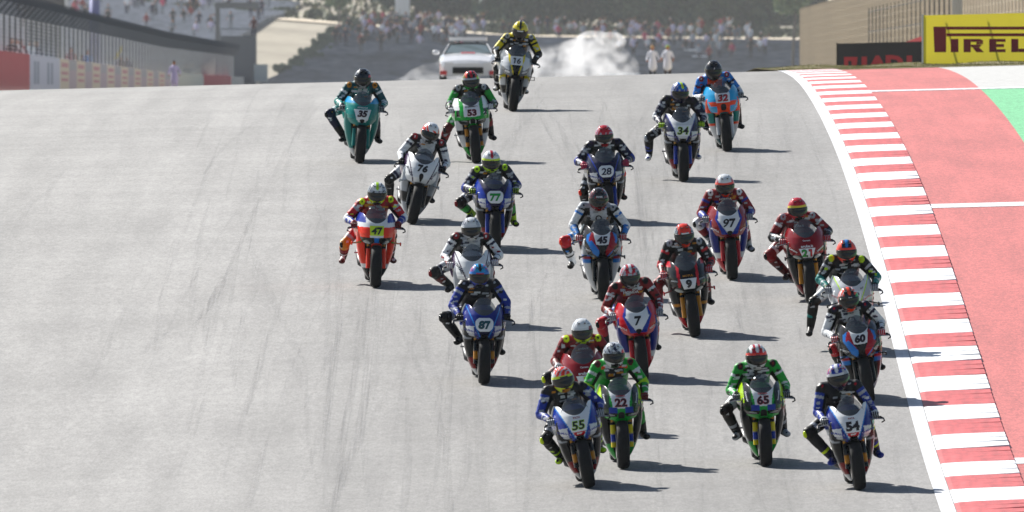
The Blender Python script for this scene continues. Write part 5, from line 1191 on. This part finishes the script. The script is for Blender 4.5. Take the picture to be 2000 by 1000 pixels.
# ------------------------------------------------------------------ safety car
def car():
    Yc = 668; cx = 914; s = F / Yc; X = (cx - 1000) / s; z0 = float(gz(X, Yc)) + .02
    root = tag(empty('safety_car', (X, Yc, z0)), 'white estate car with red trim and roof light bar behind the crest', 'car')
    wh = mat('car_paint', (.74, .75, .77), .2, coat=1); rd = flatmat(hexc('c22a30'), .3)
    def hull(secs, name, m):
        P = np.array([[(sx * w, y, z) for sx, z in prof] for (y, w, prof) in secs]); V, Fc = grid(P); n = P.shape[1]
        Fc = list(Fc) + [tuple(range(n)), tuple(range((len(secs) - 1) * n, len(secs) * n))[::-1]]; return mk(name, (V, Fc), m, root, smooth=False)
    def sec(y, w, zb, zm, zt, tw): return (y, w, [(-.94, zb), (-1, zb + .12), (-1, zm), (-.97, zm + .08), (-tw, zt), (-tw * .5, zt + .03), (0, zt + .04), (tw * .5, zt + .03), (tw, zt), (.97, zm + .08), (1, zm), (1, zb + .12), (.94, zb)])
    hull([sec(.0, .80, .25, .52, .62, .80), sec(.12, .88, .2, .62, .72, .82), sec(.6, .93, .2, .72, .88, .84), sec(1.25, .94, .2, .80, .98, .86), sec(2.6, .94, .2, .84, .99, .86), sec(4.3, .92, .22, .84, .98, .84), sec(4.6, .86, .28, .80, .93, .80)], 'body', wh)
    P = [[(-.80, 1.15, .985), (-.62, 1.85, 1.30), (0, 1.80, 1.34), (.62, 1.85, 1.30), (.80, 1.15, .985)], [(-.80, 4.2, .985), (-.62, 3.9, 1.30), (0, 3.9, 1.34), (.62, 3.9, 1.30), (.80, 4.2, .985)]]
    V, Fc = grid(np.array(P)); mk('roof', (V, list(Fc) + [(5, 6, 7, 8, 9)]), wh, root)
    mk('windscreen', (np.array([(-.76, 1.155, 1.0), (.76, 1.155, 1.0), (.58, 1.80, 1.27), (0, 1.76, 1.30), (-.58, 1.80, 1.27)]), [(0, 1, 2, 3, 4)]), M['glass'], root)
    for s_ in (-1, 1): mk('pillar', tube([(s_ * .80, 1.13, 1.0), (s_ * .62, 1.83, 1.30)], .022, 6), wh, root)
    for s_ in (-1, 1):
        mo = mk('door_mirror', ellip((s_ * 1.05, 1.45, 1.02), (.12, .07, .085)), wh, root, smooth=True)
        mk('headlight', bbox((s_ * .62, .045, .62), (.30, .10, .11), .03), M['lamp'], root); mk('bumper_corner', bbox((s_ * .80, .02, .34), (.22, .16, .13), .04), rd, root)
        for y in (.95, 3.6): wl = mk('wheel', lathe_x([(-.11, .20), (-.11, .31), (-.08, .33), (.08, .33), (.11, .31), (.11, .20)], 24), M['rubber'], root, loc=(s_ * .82, y, .33)); mk('rim', lathe_x([(-.10, .03), (-.10, .2), (.10, .2), (.10, .03)], 16), M['metal'], wl)
    mk('grille', bbox((0, .0, .42), (1.0, .10, .20), .03), M['black'], root); mk('bonnet_stripe', (np.array([(-.22, .98, .995), (.22, .98, .995), (.24, 1.15, 1.024), (-.24, 1.15, 1.024)]), [(0, 1, 2, 3)]), rd, root)
    lb = mk('light_bar', bbox((0, 2.2, 1.47), (1.25, .24, .12), .04), M['lamp'], root)
    for s_ in (-.3, .3): mk('bar_foot', box((s_, 2.2, 1.38), (.05, .1, .10)), M['black'], lb)
car()
# ------------------------------------------------------------------ distant people
def person_mesh(pose_, shirt, legs, hair, r):
    coat = pose_ == 'coat'; pose_ = 'stand' if coat else pose_
    A = []; cols = []
    def add(VF, c): A.append(VF); cols.append(c)
    sk = C['skin']
    if pose_ == 'sit': hp, kn, an, ch = .45, (.10, -.42, .48), (.10, -.42, .05), .95
    else: hp, kn, an, ch = .92, (.10, 0, .48), (.11, .03, .05), 1.38
    B = Acc(); dirx = r.uniform(-.04, .04)
    B.add(capsule((0, 0, hp), (dirx, 0, ch), .15, .165), shirt); B.add(capsule((dirx - .17, 0, ch + .02), (dirx + .17, 0, ch + .02), .07, .07), shirt)
    if coat: B.add(capsule((0, 0, hp + .1), (0, 0, .70), .18, .20), shirt)
    for s in (-1, 1):
        B.add(capsule((s * .09, 0, hp), (s * kn[0], kn[1], kn[2]), .085, .065), legs); B.add(capsule((s * kn[0], kn[1], kn[2]), (s * an[0], an[1], an[2]), .062, .045), legs)
        B.add(capsule((s * an[0], an[1] + .04, .03), (s * an[0], an[1] - .15, .03), .045, .035), K_)
        up = pose_ == 'wave' and s > 0; e = (s * .30, -.05, ch + (.22 if up else -.24)); h = (s * .28, -.22, ch + (.48 if up else -.38))
        B.add(capsule((dirx + s * .19, 0, ch), e, .055, .042), shirt); B.add(capsule(e, h, .040, .030), sk if r.random() < .6 else shirt); B.add(ellip(h, (.04, .045, .05), None, 8, 6), sk)
    B.add(capsule((dirx, 0, ch + .05), (dirx, -.01, ch + .16), .06, .055), sk); B.add(ellip((dirx, -.01, ch + .25), (.085, .10, .12), None, 12, 8), sk); B.add(ellip((dirx, .01, ch + .285), (.092, .105, .10), None, 12, 8), hair)
    return B
PM = {}
SHIRTS = [C['white'], C['offwhite'], C['navy'], C['black'], C['crimson'], C['navy'], C['silver'], C['dark'], C['dark'], C['lilac'], C['lilac'], C['grey'], C['grey'], C['pink'], C['black'], C['silver']]
rp = random.Random(21)
def person_at(X, Y, z, pose_, shirt, label, group, legs=None, hair=None, rz=None):
    k = (pose_, shirt, legs, hair)
    if k not in PM: B = person_mesh(pose_, shirt, legs or rp.choice([C['navy'], C['dark'], C['grey']]), hair or rp.choice([C['brown'], K_, C['white'], C['brown']]), rp); PM[k] = mesh('person', B.get(), M['cloth'], B.cols(), True)
    o = link('person', PM[k], None, (X, Y, z), (0, 0, rz if rz is not None else rp.uniform(-.5, .5))); return tag(o, label, 'person', group)
# marshals in white on the track side
p = at(341, 176, 1080); person_at(p[0], 1080, float(gz(p[0], 1080)) + .0, 'coat', hexc('cdbfe0'), 'marshal in pale lilac overalls with dark hair in front of the left wall', 'marshals', hexc('cdbfe0'), K_)
for x, hc, lb in ((1275, hexc('c9a36a'), 'left one of two white coated marshals standing on the crest'), (1304, C['lime'], 'right one of two white coated marshals with yellow collar on the crest')):
    p = at(x, 150, 1000); person_at(p[0], 1000, float(gz(p[0], 1000)), 'coat', hexc('e6e7f0'), lb, 'marshals', K_ if x < 1300 else C['brown'], hc)
# onlookers leaning between wall and left fence
names = [(26, 'black', K_), (36, 'white', C['brown']), (43, 'crimson', K_), (60, 'offwhite', C['brown']), (72, 'navy', hexc('c9a36a')), (141, 'crimson', C['brown']), (163, 'dark', K_), (172, 'cyan', K_), (238, 'dred', C['brown']), (248, 'dark', C['white']), (368, 'dark', K_), (377, 'silver', hexc('c9a36a')), (397, 'dred', K_), (442, 'crimson', C['brown']), (474, 'dred', K_)]
for i, (x, sc2, hr_) in enumerate(names):
    Y = 20.4 * F / (1000 - x); pos = ['nearest the red panel', 'beside the dark haired one', 'third from the photo edge', 'in pale clothes above the white panel', 'with fair hair at the white panel', 'above the first beige panel', 'crouched above the beige panels', 'in light blue above the beige panels', 'under the yellow flag', 'with white cap by the yellow flag', 'just right of the lilac marshal', 'with fair hair right of the marshal', 'in dark red behind the pale wall end', 'above the low red wall', 'farthest along the fence'][i]
    person_at(-20.45, Y, wtop(Y) - 1.05 - (.25 if i in (6,) else 0), 'stand', C[sc2], 'onlooker ' + pos + ' behind the left wall', 'onlookers behind the left wall', None, hr_)
# their ledge
V = []; ys = np.arange(740, 1500, 20.)
for y in ys: V.append([(-19.96, y, wtop(y) - 1.07), (-23.8, y, wtop(y) - 1.07)])
tag(mk('ledge', thick(grid(np.array(V)), (0, 0, -.15)), mat('concrete', (.35, .34, .33), .9)), kind='structure')
Y = 20.3 * F / (1000 - 228); p = (-20.3, Y, wtop(Y) + .35)
fl = tag(empty('flag', p), 'small yellow flag on a stick waved in front of the left fence', 'flag'); mk('stick', tube([(-.25, 0, -.55), (.40, 0, .55)], .02, 6), M['steel'], fl)
fv = grid(np.array([[(-.05 + u * .4 - v * .10, .03 * math.sin(u * 9), .0 + u * .66 + v * .16) for u in np.linspace(0, 1, 6)] for v in (0, 1)])); mk('flag_cloth', thick(fv, (0, .01, 0)), flatmat(C['yellow'], .8), fl)
# ------------------------------------------------------------------ spectators' hill
def terrace(name, x0f, x1f, Y0, Y1, n, m, rise=0):
    V = []; Fc = []
    for i in range(n):
        y0 = Y0 + (Y1 - Y0) * i / n; y1 = Y0 + (Y1 - Y0) * (i + 1) / n; a, b = x0f(y0), x1f(y0); k = 8; xs = np.linspace(a, b, k)
        base = len(V)
        for x in xs:
            zt = float(hillz(x, y1)) + .35; zb = float(hillz(x, y0)) - .3; V += [(x, y0, zb), (x, y0, zt), (x, y1, zt)]
        for j in range(k - 1):
            for q in (0, 1): Fc.append((base + j * 3 + q, base + (j + 1) * 3 + q, base + (j + 1) * 3 + q + 1, base + j * 3 + q + 1))
    return tag(mk(name, (np.array(V), Fc), m), kind='structure')
tr = lambda y: float(np.interp(y, [1604, 1705, 1850, 1930, 1990], [-20.0, -18.9, -17.2, -16.6, -15.2]))
terrace('dark_terrace', tr, lambda y: 29.0, 1604, 1985, 44, noisemix(noisemix(mat('dark_gravel', (.15, .165, .195), .95), .7, .55, (1, .2, 1)), .15, .35, (1, .1, 1)))
terrace('pale_terrace', lambda y: -70, lambda y: float(np.interp(y, [1705, 1850, 2150], [-27, -25, -22])), 1705, 2150, 44, noisemix(mat('pale_gravel', (.42, .43, .46), .95), .8, .3, (1, .2, 1)))
pathv = [[(x, 2010 + 0 * x, float(hillz(x, 2010)) + .15), (x, 2046, float(hillz(x, 2046)) + .15)] for x in np.linspace(-60, 60, 25)]
tag(mk('dirt_path', grid(np.array(pathv)), noisemix(mat('pale_dirt', (.66, .56, .42), .95), .3, .12)), kind='structure')
rs = random.Random(4)
def spectators(n, xf, yf, grp, where):
    for i in range(n):
        Y = yf(); x = xf(Y); sh = rs.choice(SHIRTS); ps = rs.choice(['sit', 'sit', 'stand', 'stand', 'wave'])
        nm = {id(C['white']): 'white', id(C['offwhite']): 'pale', id(C['navy']): 'navy', id(C['black']): 'black', id(C['crimson']): 'dark red', id(C['silver']): 'grey', id(C['dark']): 'black', id(C['lilac']): 'lilac', id(C['grey']): 'grey', id(C['pink']): 'pink'}[id(sh)]
        act = {'sit': 'sitting', 'stand': 'standing', 'wave': 'waving'}[ps]
        person_at(x, Y, float(hillz(x, Y)) + .5, ps, sh, f'spectator in {nm} {act} {where}', grp)
spectators(90, lambda Y: rs.uniform(tr(Y) + .6, -4.5), lambda: rs.triangular(1790, 2010, 1940), 'spectators on the dark terrace', 'on the dark terrace left of bike 16')
spectators(75, lambda Y: rs.uniform(8.0, 23), lambda: rs.triangular(1800, 2040, 1980), 'spectators on the dark terrace', 'on the dark terrace behind the marshals')
spectators(26, lambda Y: rs.uniform(-5, 9), lambda: rs.triangular(1940, 2040, 1990), 'spectators on the dark terrace', 'on the dark terrace behind bike 16')
spectators(110, lambda Y: rs.uniform(-50, -24), lambda: rs.uniform(1850, 2150), 'spectators on the pale terrace', 'on the pale terrace above the left fence')
for x, y, Y, c_, lb in ((857, 58, 2060, C['lilac'], 'spectator in pink standing alone on the dirt path above the terrace'), (546, 22, 2200, C['lilac'], 'pale dressed spectator high up by the trees left of the slender tree'), (398, 48, 2150, C['blue'], 'spectator in blue at the top of the pale terrace'), (1385, 132, 1800, C['crimson'], 'spectator in red low on the dark terrace right of the marshals')):
    X = (x - 1000) * Y / F; person_at(X, Y, float(hillz(X, Y)) + .2, 'stand', c_, lb, None)
for x, y in ((1352, 108), (1368, 119), (1210, 148)):
    Yt = 1700 + (150 - y) * 4.2; Xt = (x - 1000) * Yt / F; tag(mk('tarpaulin', bbox((0, 0, .25), (1.5 if y < 140 else 3.4, 1.2, .30), .1), M['lamp'], loc=(Xt, Yt, float(hillz(Xt, Yt)) + .25)), {108: 'upper white tarpaulin on the dark terrace right of the marshals', 119: 'lower white tarpaulin on the dark terrace right of the marshals', 148: 'long white cover at the terrace foot left of the marshals'}[y], 'tarpaulin')
# dark timing stand, frame and box on the left
def thing_box(name, x0, y0, x1, y1, Y, dep, m, label, cat, parts=()):
    a = at(x0, y1, Y); b = at(x1, y0, Y); r_ = tag(empty(name, ((a[0] + b[0]) / 2, Y, a[2])), label, cat)
    w, h = b[0] - a[0], b[2] - a[2]; mk('body', bbox((0, dep / 2, h / 2), (w, dep, h), .05), m, r_); return r_, w, h
dk = mat('dark_blue_steel', (.08, .095, .115), .7, spec=.2)
r_, w, h = thing_box('platform', 430, 70, 500, 175, 1500, 4, dk, 'dark marshal platform beyond the far end of the left fence', 'platform')
mk('handrail', Acc().add(tube([(-w / 2, 0, h), (-w / 2, 0, h + .5), (w / 2, 0, h + .5), (w / 2, 0, h)], .05, 6)).get(), dk, r_); mk('cabinet', bbox((w / 2 + .35, .3, 1.2), (1.0, 1.0, 1.3), .05), flatmat(hexc('9aa4a6'), .7), r_)
person_at(at(495, 80, 1498)[0], 1500.5, at(495, 78, 1500)[2], 'stand', C['dred'], 'person in dark red standing on the dark platform', None, C['navy'], K_, 0)
a = at(425, 100, 1560); fr = tag(empty('signal_gantry', (a[0], 1560, float(gz(a[0], 1560)) - .1)), 'dark post with horizontal beam rising behind the left fence', 'gantry'); zt = at(425, 8, 1560)[2] - float(gz(a[0], 1560))
mk('post', bbox((0, 0, zt / 2), (.35, .35, zt), .03), dk, fr); mk('beam', bbox((1.5, 0, zt), (3.4, .4, .45), .03), dk, fr)
r_, w, h = thing_box('timing_hut', 45, -30, 125, 19, 1500, 5, mat('hut_dark', (.03, .03, .035), .6), 'dark hut at the top left corner of the photo behind the fence', 'hut')
mk('stilt', bbox((0, 1, -3.5), (w * .8, 1.2, 7), .05), dk, r_); mk('white_post', bbox((w / 2 + .2, 0, h * .3), (.3, .3, h * 1.4), .03), M['white_paint'], r_)
a = at(185, 36, 1700); bp_ = tag(mk('banner_pole', tube([(0, 0, -4), (0, 0, 1.6)], .42, 12), flatmat(hexc('16308c'), .6), loc=a, smooth=True), 'thick blue banner column above the left fence', 'banner')
a = at(786, 45, 2090); fb = tag(empty('tall_banner', (a[0], 2090, float(hillz(a[0], 2090)))), 'tall white feather banner between the trees', 'banner'); mk('banner_pole', tube([(.75, 0, 0), (.75, 0, 6)], .05, 6), M['steel'], fb)
mk('banner_cloth', thick(grid(np.array([[(-.75 + 1.45 * u, .05 * math.sin(3 * u + k), .6 + k * .8 - .25 * abs(u - .5)) for u in np.linspace(0, 1, 5)] for k in range(8)])), (0, .03, 0)), flatmat(hexc('d8dde6'), .8), fb)
# ------------------------------------------------------------------ trees and shrubs
def leafball(r, n, rx, ry, rz, z0, s, clumps, cols):
    A = Acc(); cl = [(r.gauss(0, .42) * rx, r.gauss(0, .42) * ry, z0 + r.uniform(-.75, .8) * rz, r.uniform(.28, .5)) for _ in range(clumps)]
    V = []; Fc = []; Cc = []
    for _ in range(n):
        cx_, cy_, cz_, cr = r.choice(cl); u = Vector((r.gauss(0, 1), r.gauss(0, 1), r.gauss(0, 1))).normalized() * cr * (r.random() ** .4)
        p = Vector((cx_ + u.x * rx, cy_ + u.y * ry, cz_ + u.z * rz)); d = Vector((r.gauss(0, 1), r.gauss(0, 1), r.gauss(0, .8))).normalized(); e = d.orthogonal().normalized() * s * r.uniform(.5, 1.2); g_ = d.cross(e).normalized() * s * r.uniform(.4, 1)
        b = len(V); V += [tuple(p - e), tuple(p + g_ * .6), tuple(p + e), tuple(p - g_ * .6)]; Fc.append((b, b + 1, b + 2, b + 3)); c_ = r.choice(cols); Cc += [c_] * 4
    return np.array(V), Fc, np.array(Cc)
def tree_kind(kind, seed):
    r = random.Random(seed)
    if kind == 'slender': H, rx, rz, n, cl, cols, tr_ = 8.0, 2.3, 2.2, 2600, 12, [(.17, .23, .11), (.22, .28, .13), (.13, .19, .09)], .16
    elif kind == 'round': H, rx, rz, n, cl, cols, tr_ = 7.5, 3.8, 3.6, 7000, 22, [(.055, .10, .065), (.075, .12, .07), (.04, .075, .055)], .25
    else: H, rx, rz, n, cl, cols, tr_ = 5.0, 3.2, 2.8, 4200, 16, [(.07, .10, .05), (.10, .13, .06), (.05, .08, .05)], .22
    T = Acc(); bend = r.uniform(-.6, .6); pts = [(0, 0, -.5), (bend * .3, 0, H * .3), (bend * .7, .1, H * .6), (bend, 0, H * .85)]; T.add(tube(pts, [tr_, tr_ * .8, tr_ * .6, tr_ * .3], 8))
    for k in range(5):
        a = r.uniform(0, 6.28); z = H * r.uniform(.5, .8); T.add(tube([(bend * .7, 0, z), (bend * .7 + math.cos(a) * rx * .6, math.sin(a) * rx * .6, z + rz * .5)], [tr_ * .4, tr_ * .15], 5))
    V, Fc, Cc = leafball(r, n, rx, rx, rz, H * (.85 if kind == 'slender' else .5), .5, cl, cols)
    return mesh('trunk', T.get(), M['bark']), mesh('crown', (V, Fc), M['leaf'], Cc)
TK = {(k, i): tree_kind(k, i * 13 + 5) for k in ('slender', 'round', 'bush') for i in (0, 1, 2)}
rt_ = random.Random(11)
ORD = 'first second third fourth fifth sixth seventh eighth ninth tenth eleventh twelfth thirteenth fourteenth fifteenth sixteenth seventeenth eighteenth nineteenth twentieth'.split()
def tree(X, Y, kind, sc3, label, z=None):
    t_m, c_m = TK[(kind, rt_.randrange(3))]; o = tag(empty('tree', (X, Y, float(hillz(X, Y)) if z is None else z), (0, 0, rt_.uniform(0, 6.28))), label, 'tree', 'trees above the spectators'); o.scale = (sc3,) * 3
    link('trunk', t_m, o); link('crown', c_m, o)
for n_, x in enumerate(range(810, 1640, 44)):
    Y = rt_.uniform(2080, 2180); xx = x + rt_.uniform(-20, 20); X = (xx - 1000) * Y / F; tree(X, Y, 'round' if x > 820 or x % 4 else 'bush', rt_.uniform(1.0, 1.35), ORD[n_] + ' tree from the left in the front row above the dark terrace')
for n_, x in enumerate(range(700, 1640, 48)):
    Y = rt_.uniform(2240, 2400); X = (x - 1000) * Y / F; tree(X, Y, 'round', rt_.uniform(1.2, 1.6), ORD[n_] + ' tree from the left in the back row on the hill')
for n_, x in enumerate(range(60, 760, 50)):
    Y = rt_.uniform(2330, 2480); X = (x - 1000) * Y / F; tree(X, Y, 'bush', rt_.uniform(.5, .9), ORD[n_] + ' low olive tree from the left on the open slope')
X = (662 - 1000) * 1880 / F; tree(X, 1880, 'slender', .80, 'slender pale green tree with thin bent trunk on the bare slope')
X = (1548 - 1000) * 1750 / F; tree(X, 1750, 'slender', 1.05, 'slender leaning tree left of the brown earth bank')
for i, x in enumerate(list(range(900, 1640, 22)) + list(range(300, 900, 60))):
    Y = rt_.uniform(2056, 2075); X = (x + rt_.uniform(-9, 9) - 1000) * Y / F; V = TK[('bush', i % 3)][1]; o = link('shrub', V, None, (X, Y, float(hillz(X, Y)) - 1.2), (0, 0, rt_.uniform(0, 6))); o.scale = (.42, .42, .38); tag(o, 'low grey green shrub behind the dirt path', 'shrub', 'shrubs behind the dirt path')
for i, y in enumerate(np.linspace(1712, 1990, 20)):
    X = tr(y) + rt_.uniform(-.5, .6); o = link('shrub', TK[('round', i % 3)][1], None, (X, float(y), float(hillz(X, y)) - .9), (0, 0, rt_.uniform(0, 6))); o.scale = (.20, .20, .24)
    tag(o, 'dark shrub on the left slanting edge of the dark terrace', 'shrub', 'shrubs edging the dark terrace')
V, Fc, Cc = leafball(random.Random(8), 9000, 1, 1, 1, 0, .45, 30, [(.10, .12, .06), (.16, .16, .08), (.07, .09, .05)])
rr = random.Random(17); VV = []
for k in range(len(V) // 4):
    x = rr.uniform(-70, 60); y = rr.uniform(2050, 2500); c_ = V[k * 4:k * 4 + 4]; c_ = c_ - c_.mean(0); VV.append(c_ * 1.2 + (x, y, float(hillz(x, y)) + .25))
tag(mk('scrub', (np.vstack(VV), Fc), M['leaf'], cols=Cc), 'scrub and low growth covering the hillside under the trees', 'scrub', kind='stuff')
# ------------------------------------------------------------------ tyre smoke and dusty air
def vol(name, VF, dens, noise=None, loc=(0, 0, 0), aniso=.55):
    m = bpy.data.materials.new(name); m.use_nodes = True; t = m.node_tree; t.nodes.remove(t.nodes['Principled BSDF']); v = t.nodes.new('ShaderNodeVolumePrincipled')
    v.inputs['Color'].default_value = (.86, .92, .98, 1) if name == 'haze' else (.94, .95, .97, 1); v.inputs['Density'].default_value = dens; v.inputs['Anisotropy'].default_value = aniso
    t.links.new(v.outputs[0], t.nodes['Material Output'].inputs['Volume'])
    if noise:
        tc = t.nodes.new('ShaderNodeTexCoord'); n_ = t.nodes.new('ShaderNodeTexNoise'); n_.inputs['Scale'].default_value = noise; n_.inputs['Detail'].default_value = 4
        mr = t.nodes.new('ShaderNodeMapRange'); mr.inputs['From Min'].default_value = .47; mr.inputs['From Max'].default_value = .80; mr.inputs['To Max'].default_value = dens; n_.inputs['Distortion'].default_value = 1.2; n_.inputs['Detail'].default_value = 8
        t.links.new(tc.outputs['Object'], n_.inputs['Vector']); t.links.new(n_.outputs['Fac'], mr.inputs['Value']); t.links.new(mr.outputs[0], v.inputs['Density'])
    return mk(name, VF, m, loc=loc)
Ys = 760; s = F / Ys
def puff(lst):
    A = Acc()
    for x, y, rx, ry in lst: p = at(x, y, Ys); A.add(ellip((p[0], 0, p[2]), (1.3 * rx / s, 2.2, 1.3 * ry / s)))
    return A.get()
pj = [(puff([(1095, 150, 75, 52), (1170, 140, 62, 48), (1160, 100, 38, 32), (1192, 80, 26, 14), (1175, 92, 30, 20), (1130, 118, 50, 34), (1205, 160, 50, 12), (1070, 125, 40, 28)]), .06, 2), (puff([(862, 150, 60, 26), (840, 158, 60, 16), (880, 130, 26, 24)]), .06, 2)]
pr_ = remesh_batch(pj)
tag(vol('tyre_smoke', pr_[0], 1.15, 1.1, (0, Ys, 0)), 'cloud of white tyre smoke right of bike 16 behind the crest', 'smoke', kind='stuff')
tag(vol('tyre_smoke', pr_[1], .45, 1.3, (0, Ys + 10, 0)), 'thin white dust trailing left of the safety car', 'smoke', kind='stuff')
ds = box((0, 1440, 24), (170, 230, 40)); ds[0][:, 2] = np.where(ds[0][:, 2] < 20, 3, 52)
tag(vol('dust_haze', ds, .00022, None, (0, 0, 0), .2), 'pale dust hanging over the hollow between crest and spectators', 'dust', kind='stuff')
hz = box((0, 1500, 40), (720, 3400, 120))
hz[0][:, 2] = np.where(hz[0][:, 2] < 40, -22, 92)
tag(vol('haze', hz, .000022, None, (0, 0, 0), .1), 'warm dusty air over the whole circuit', 'haze', kind='stuff')
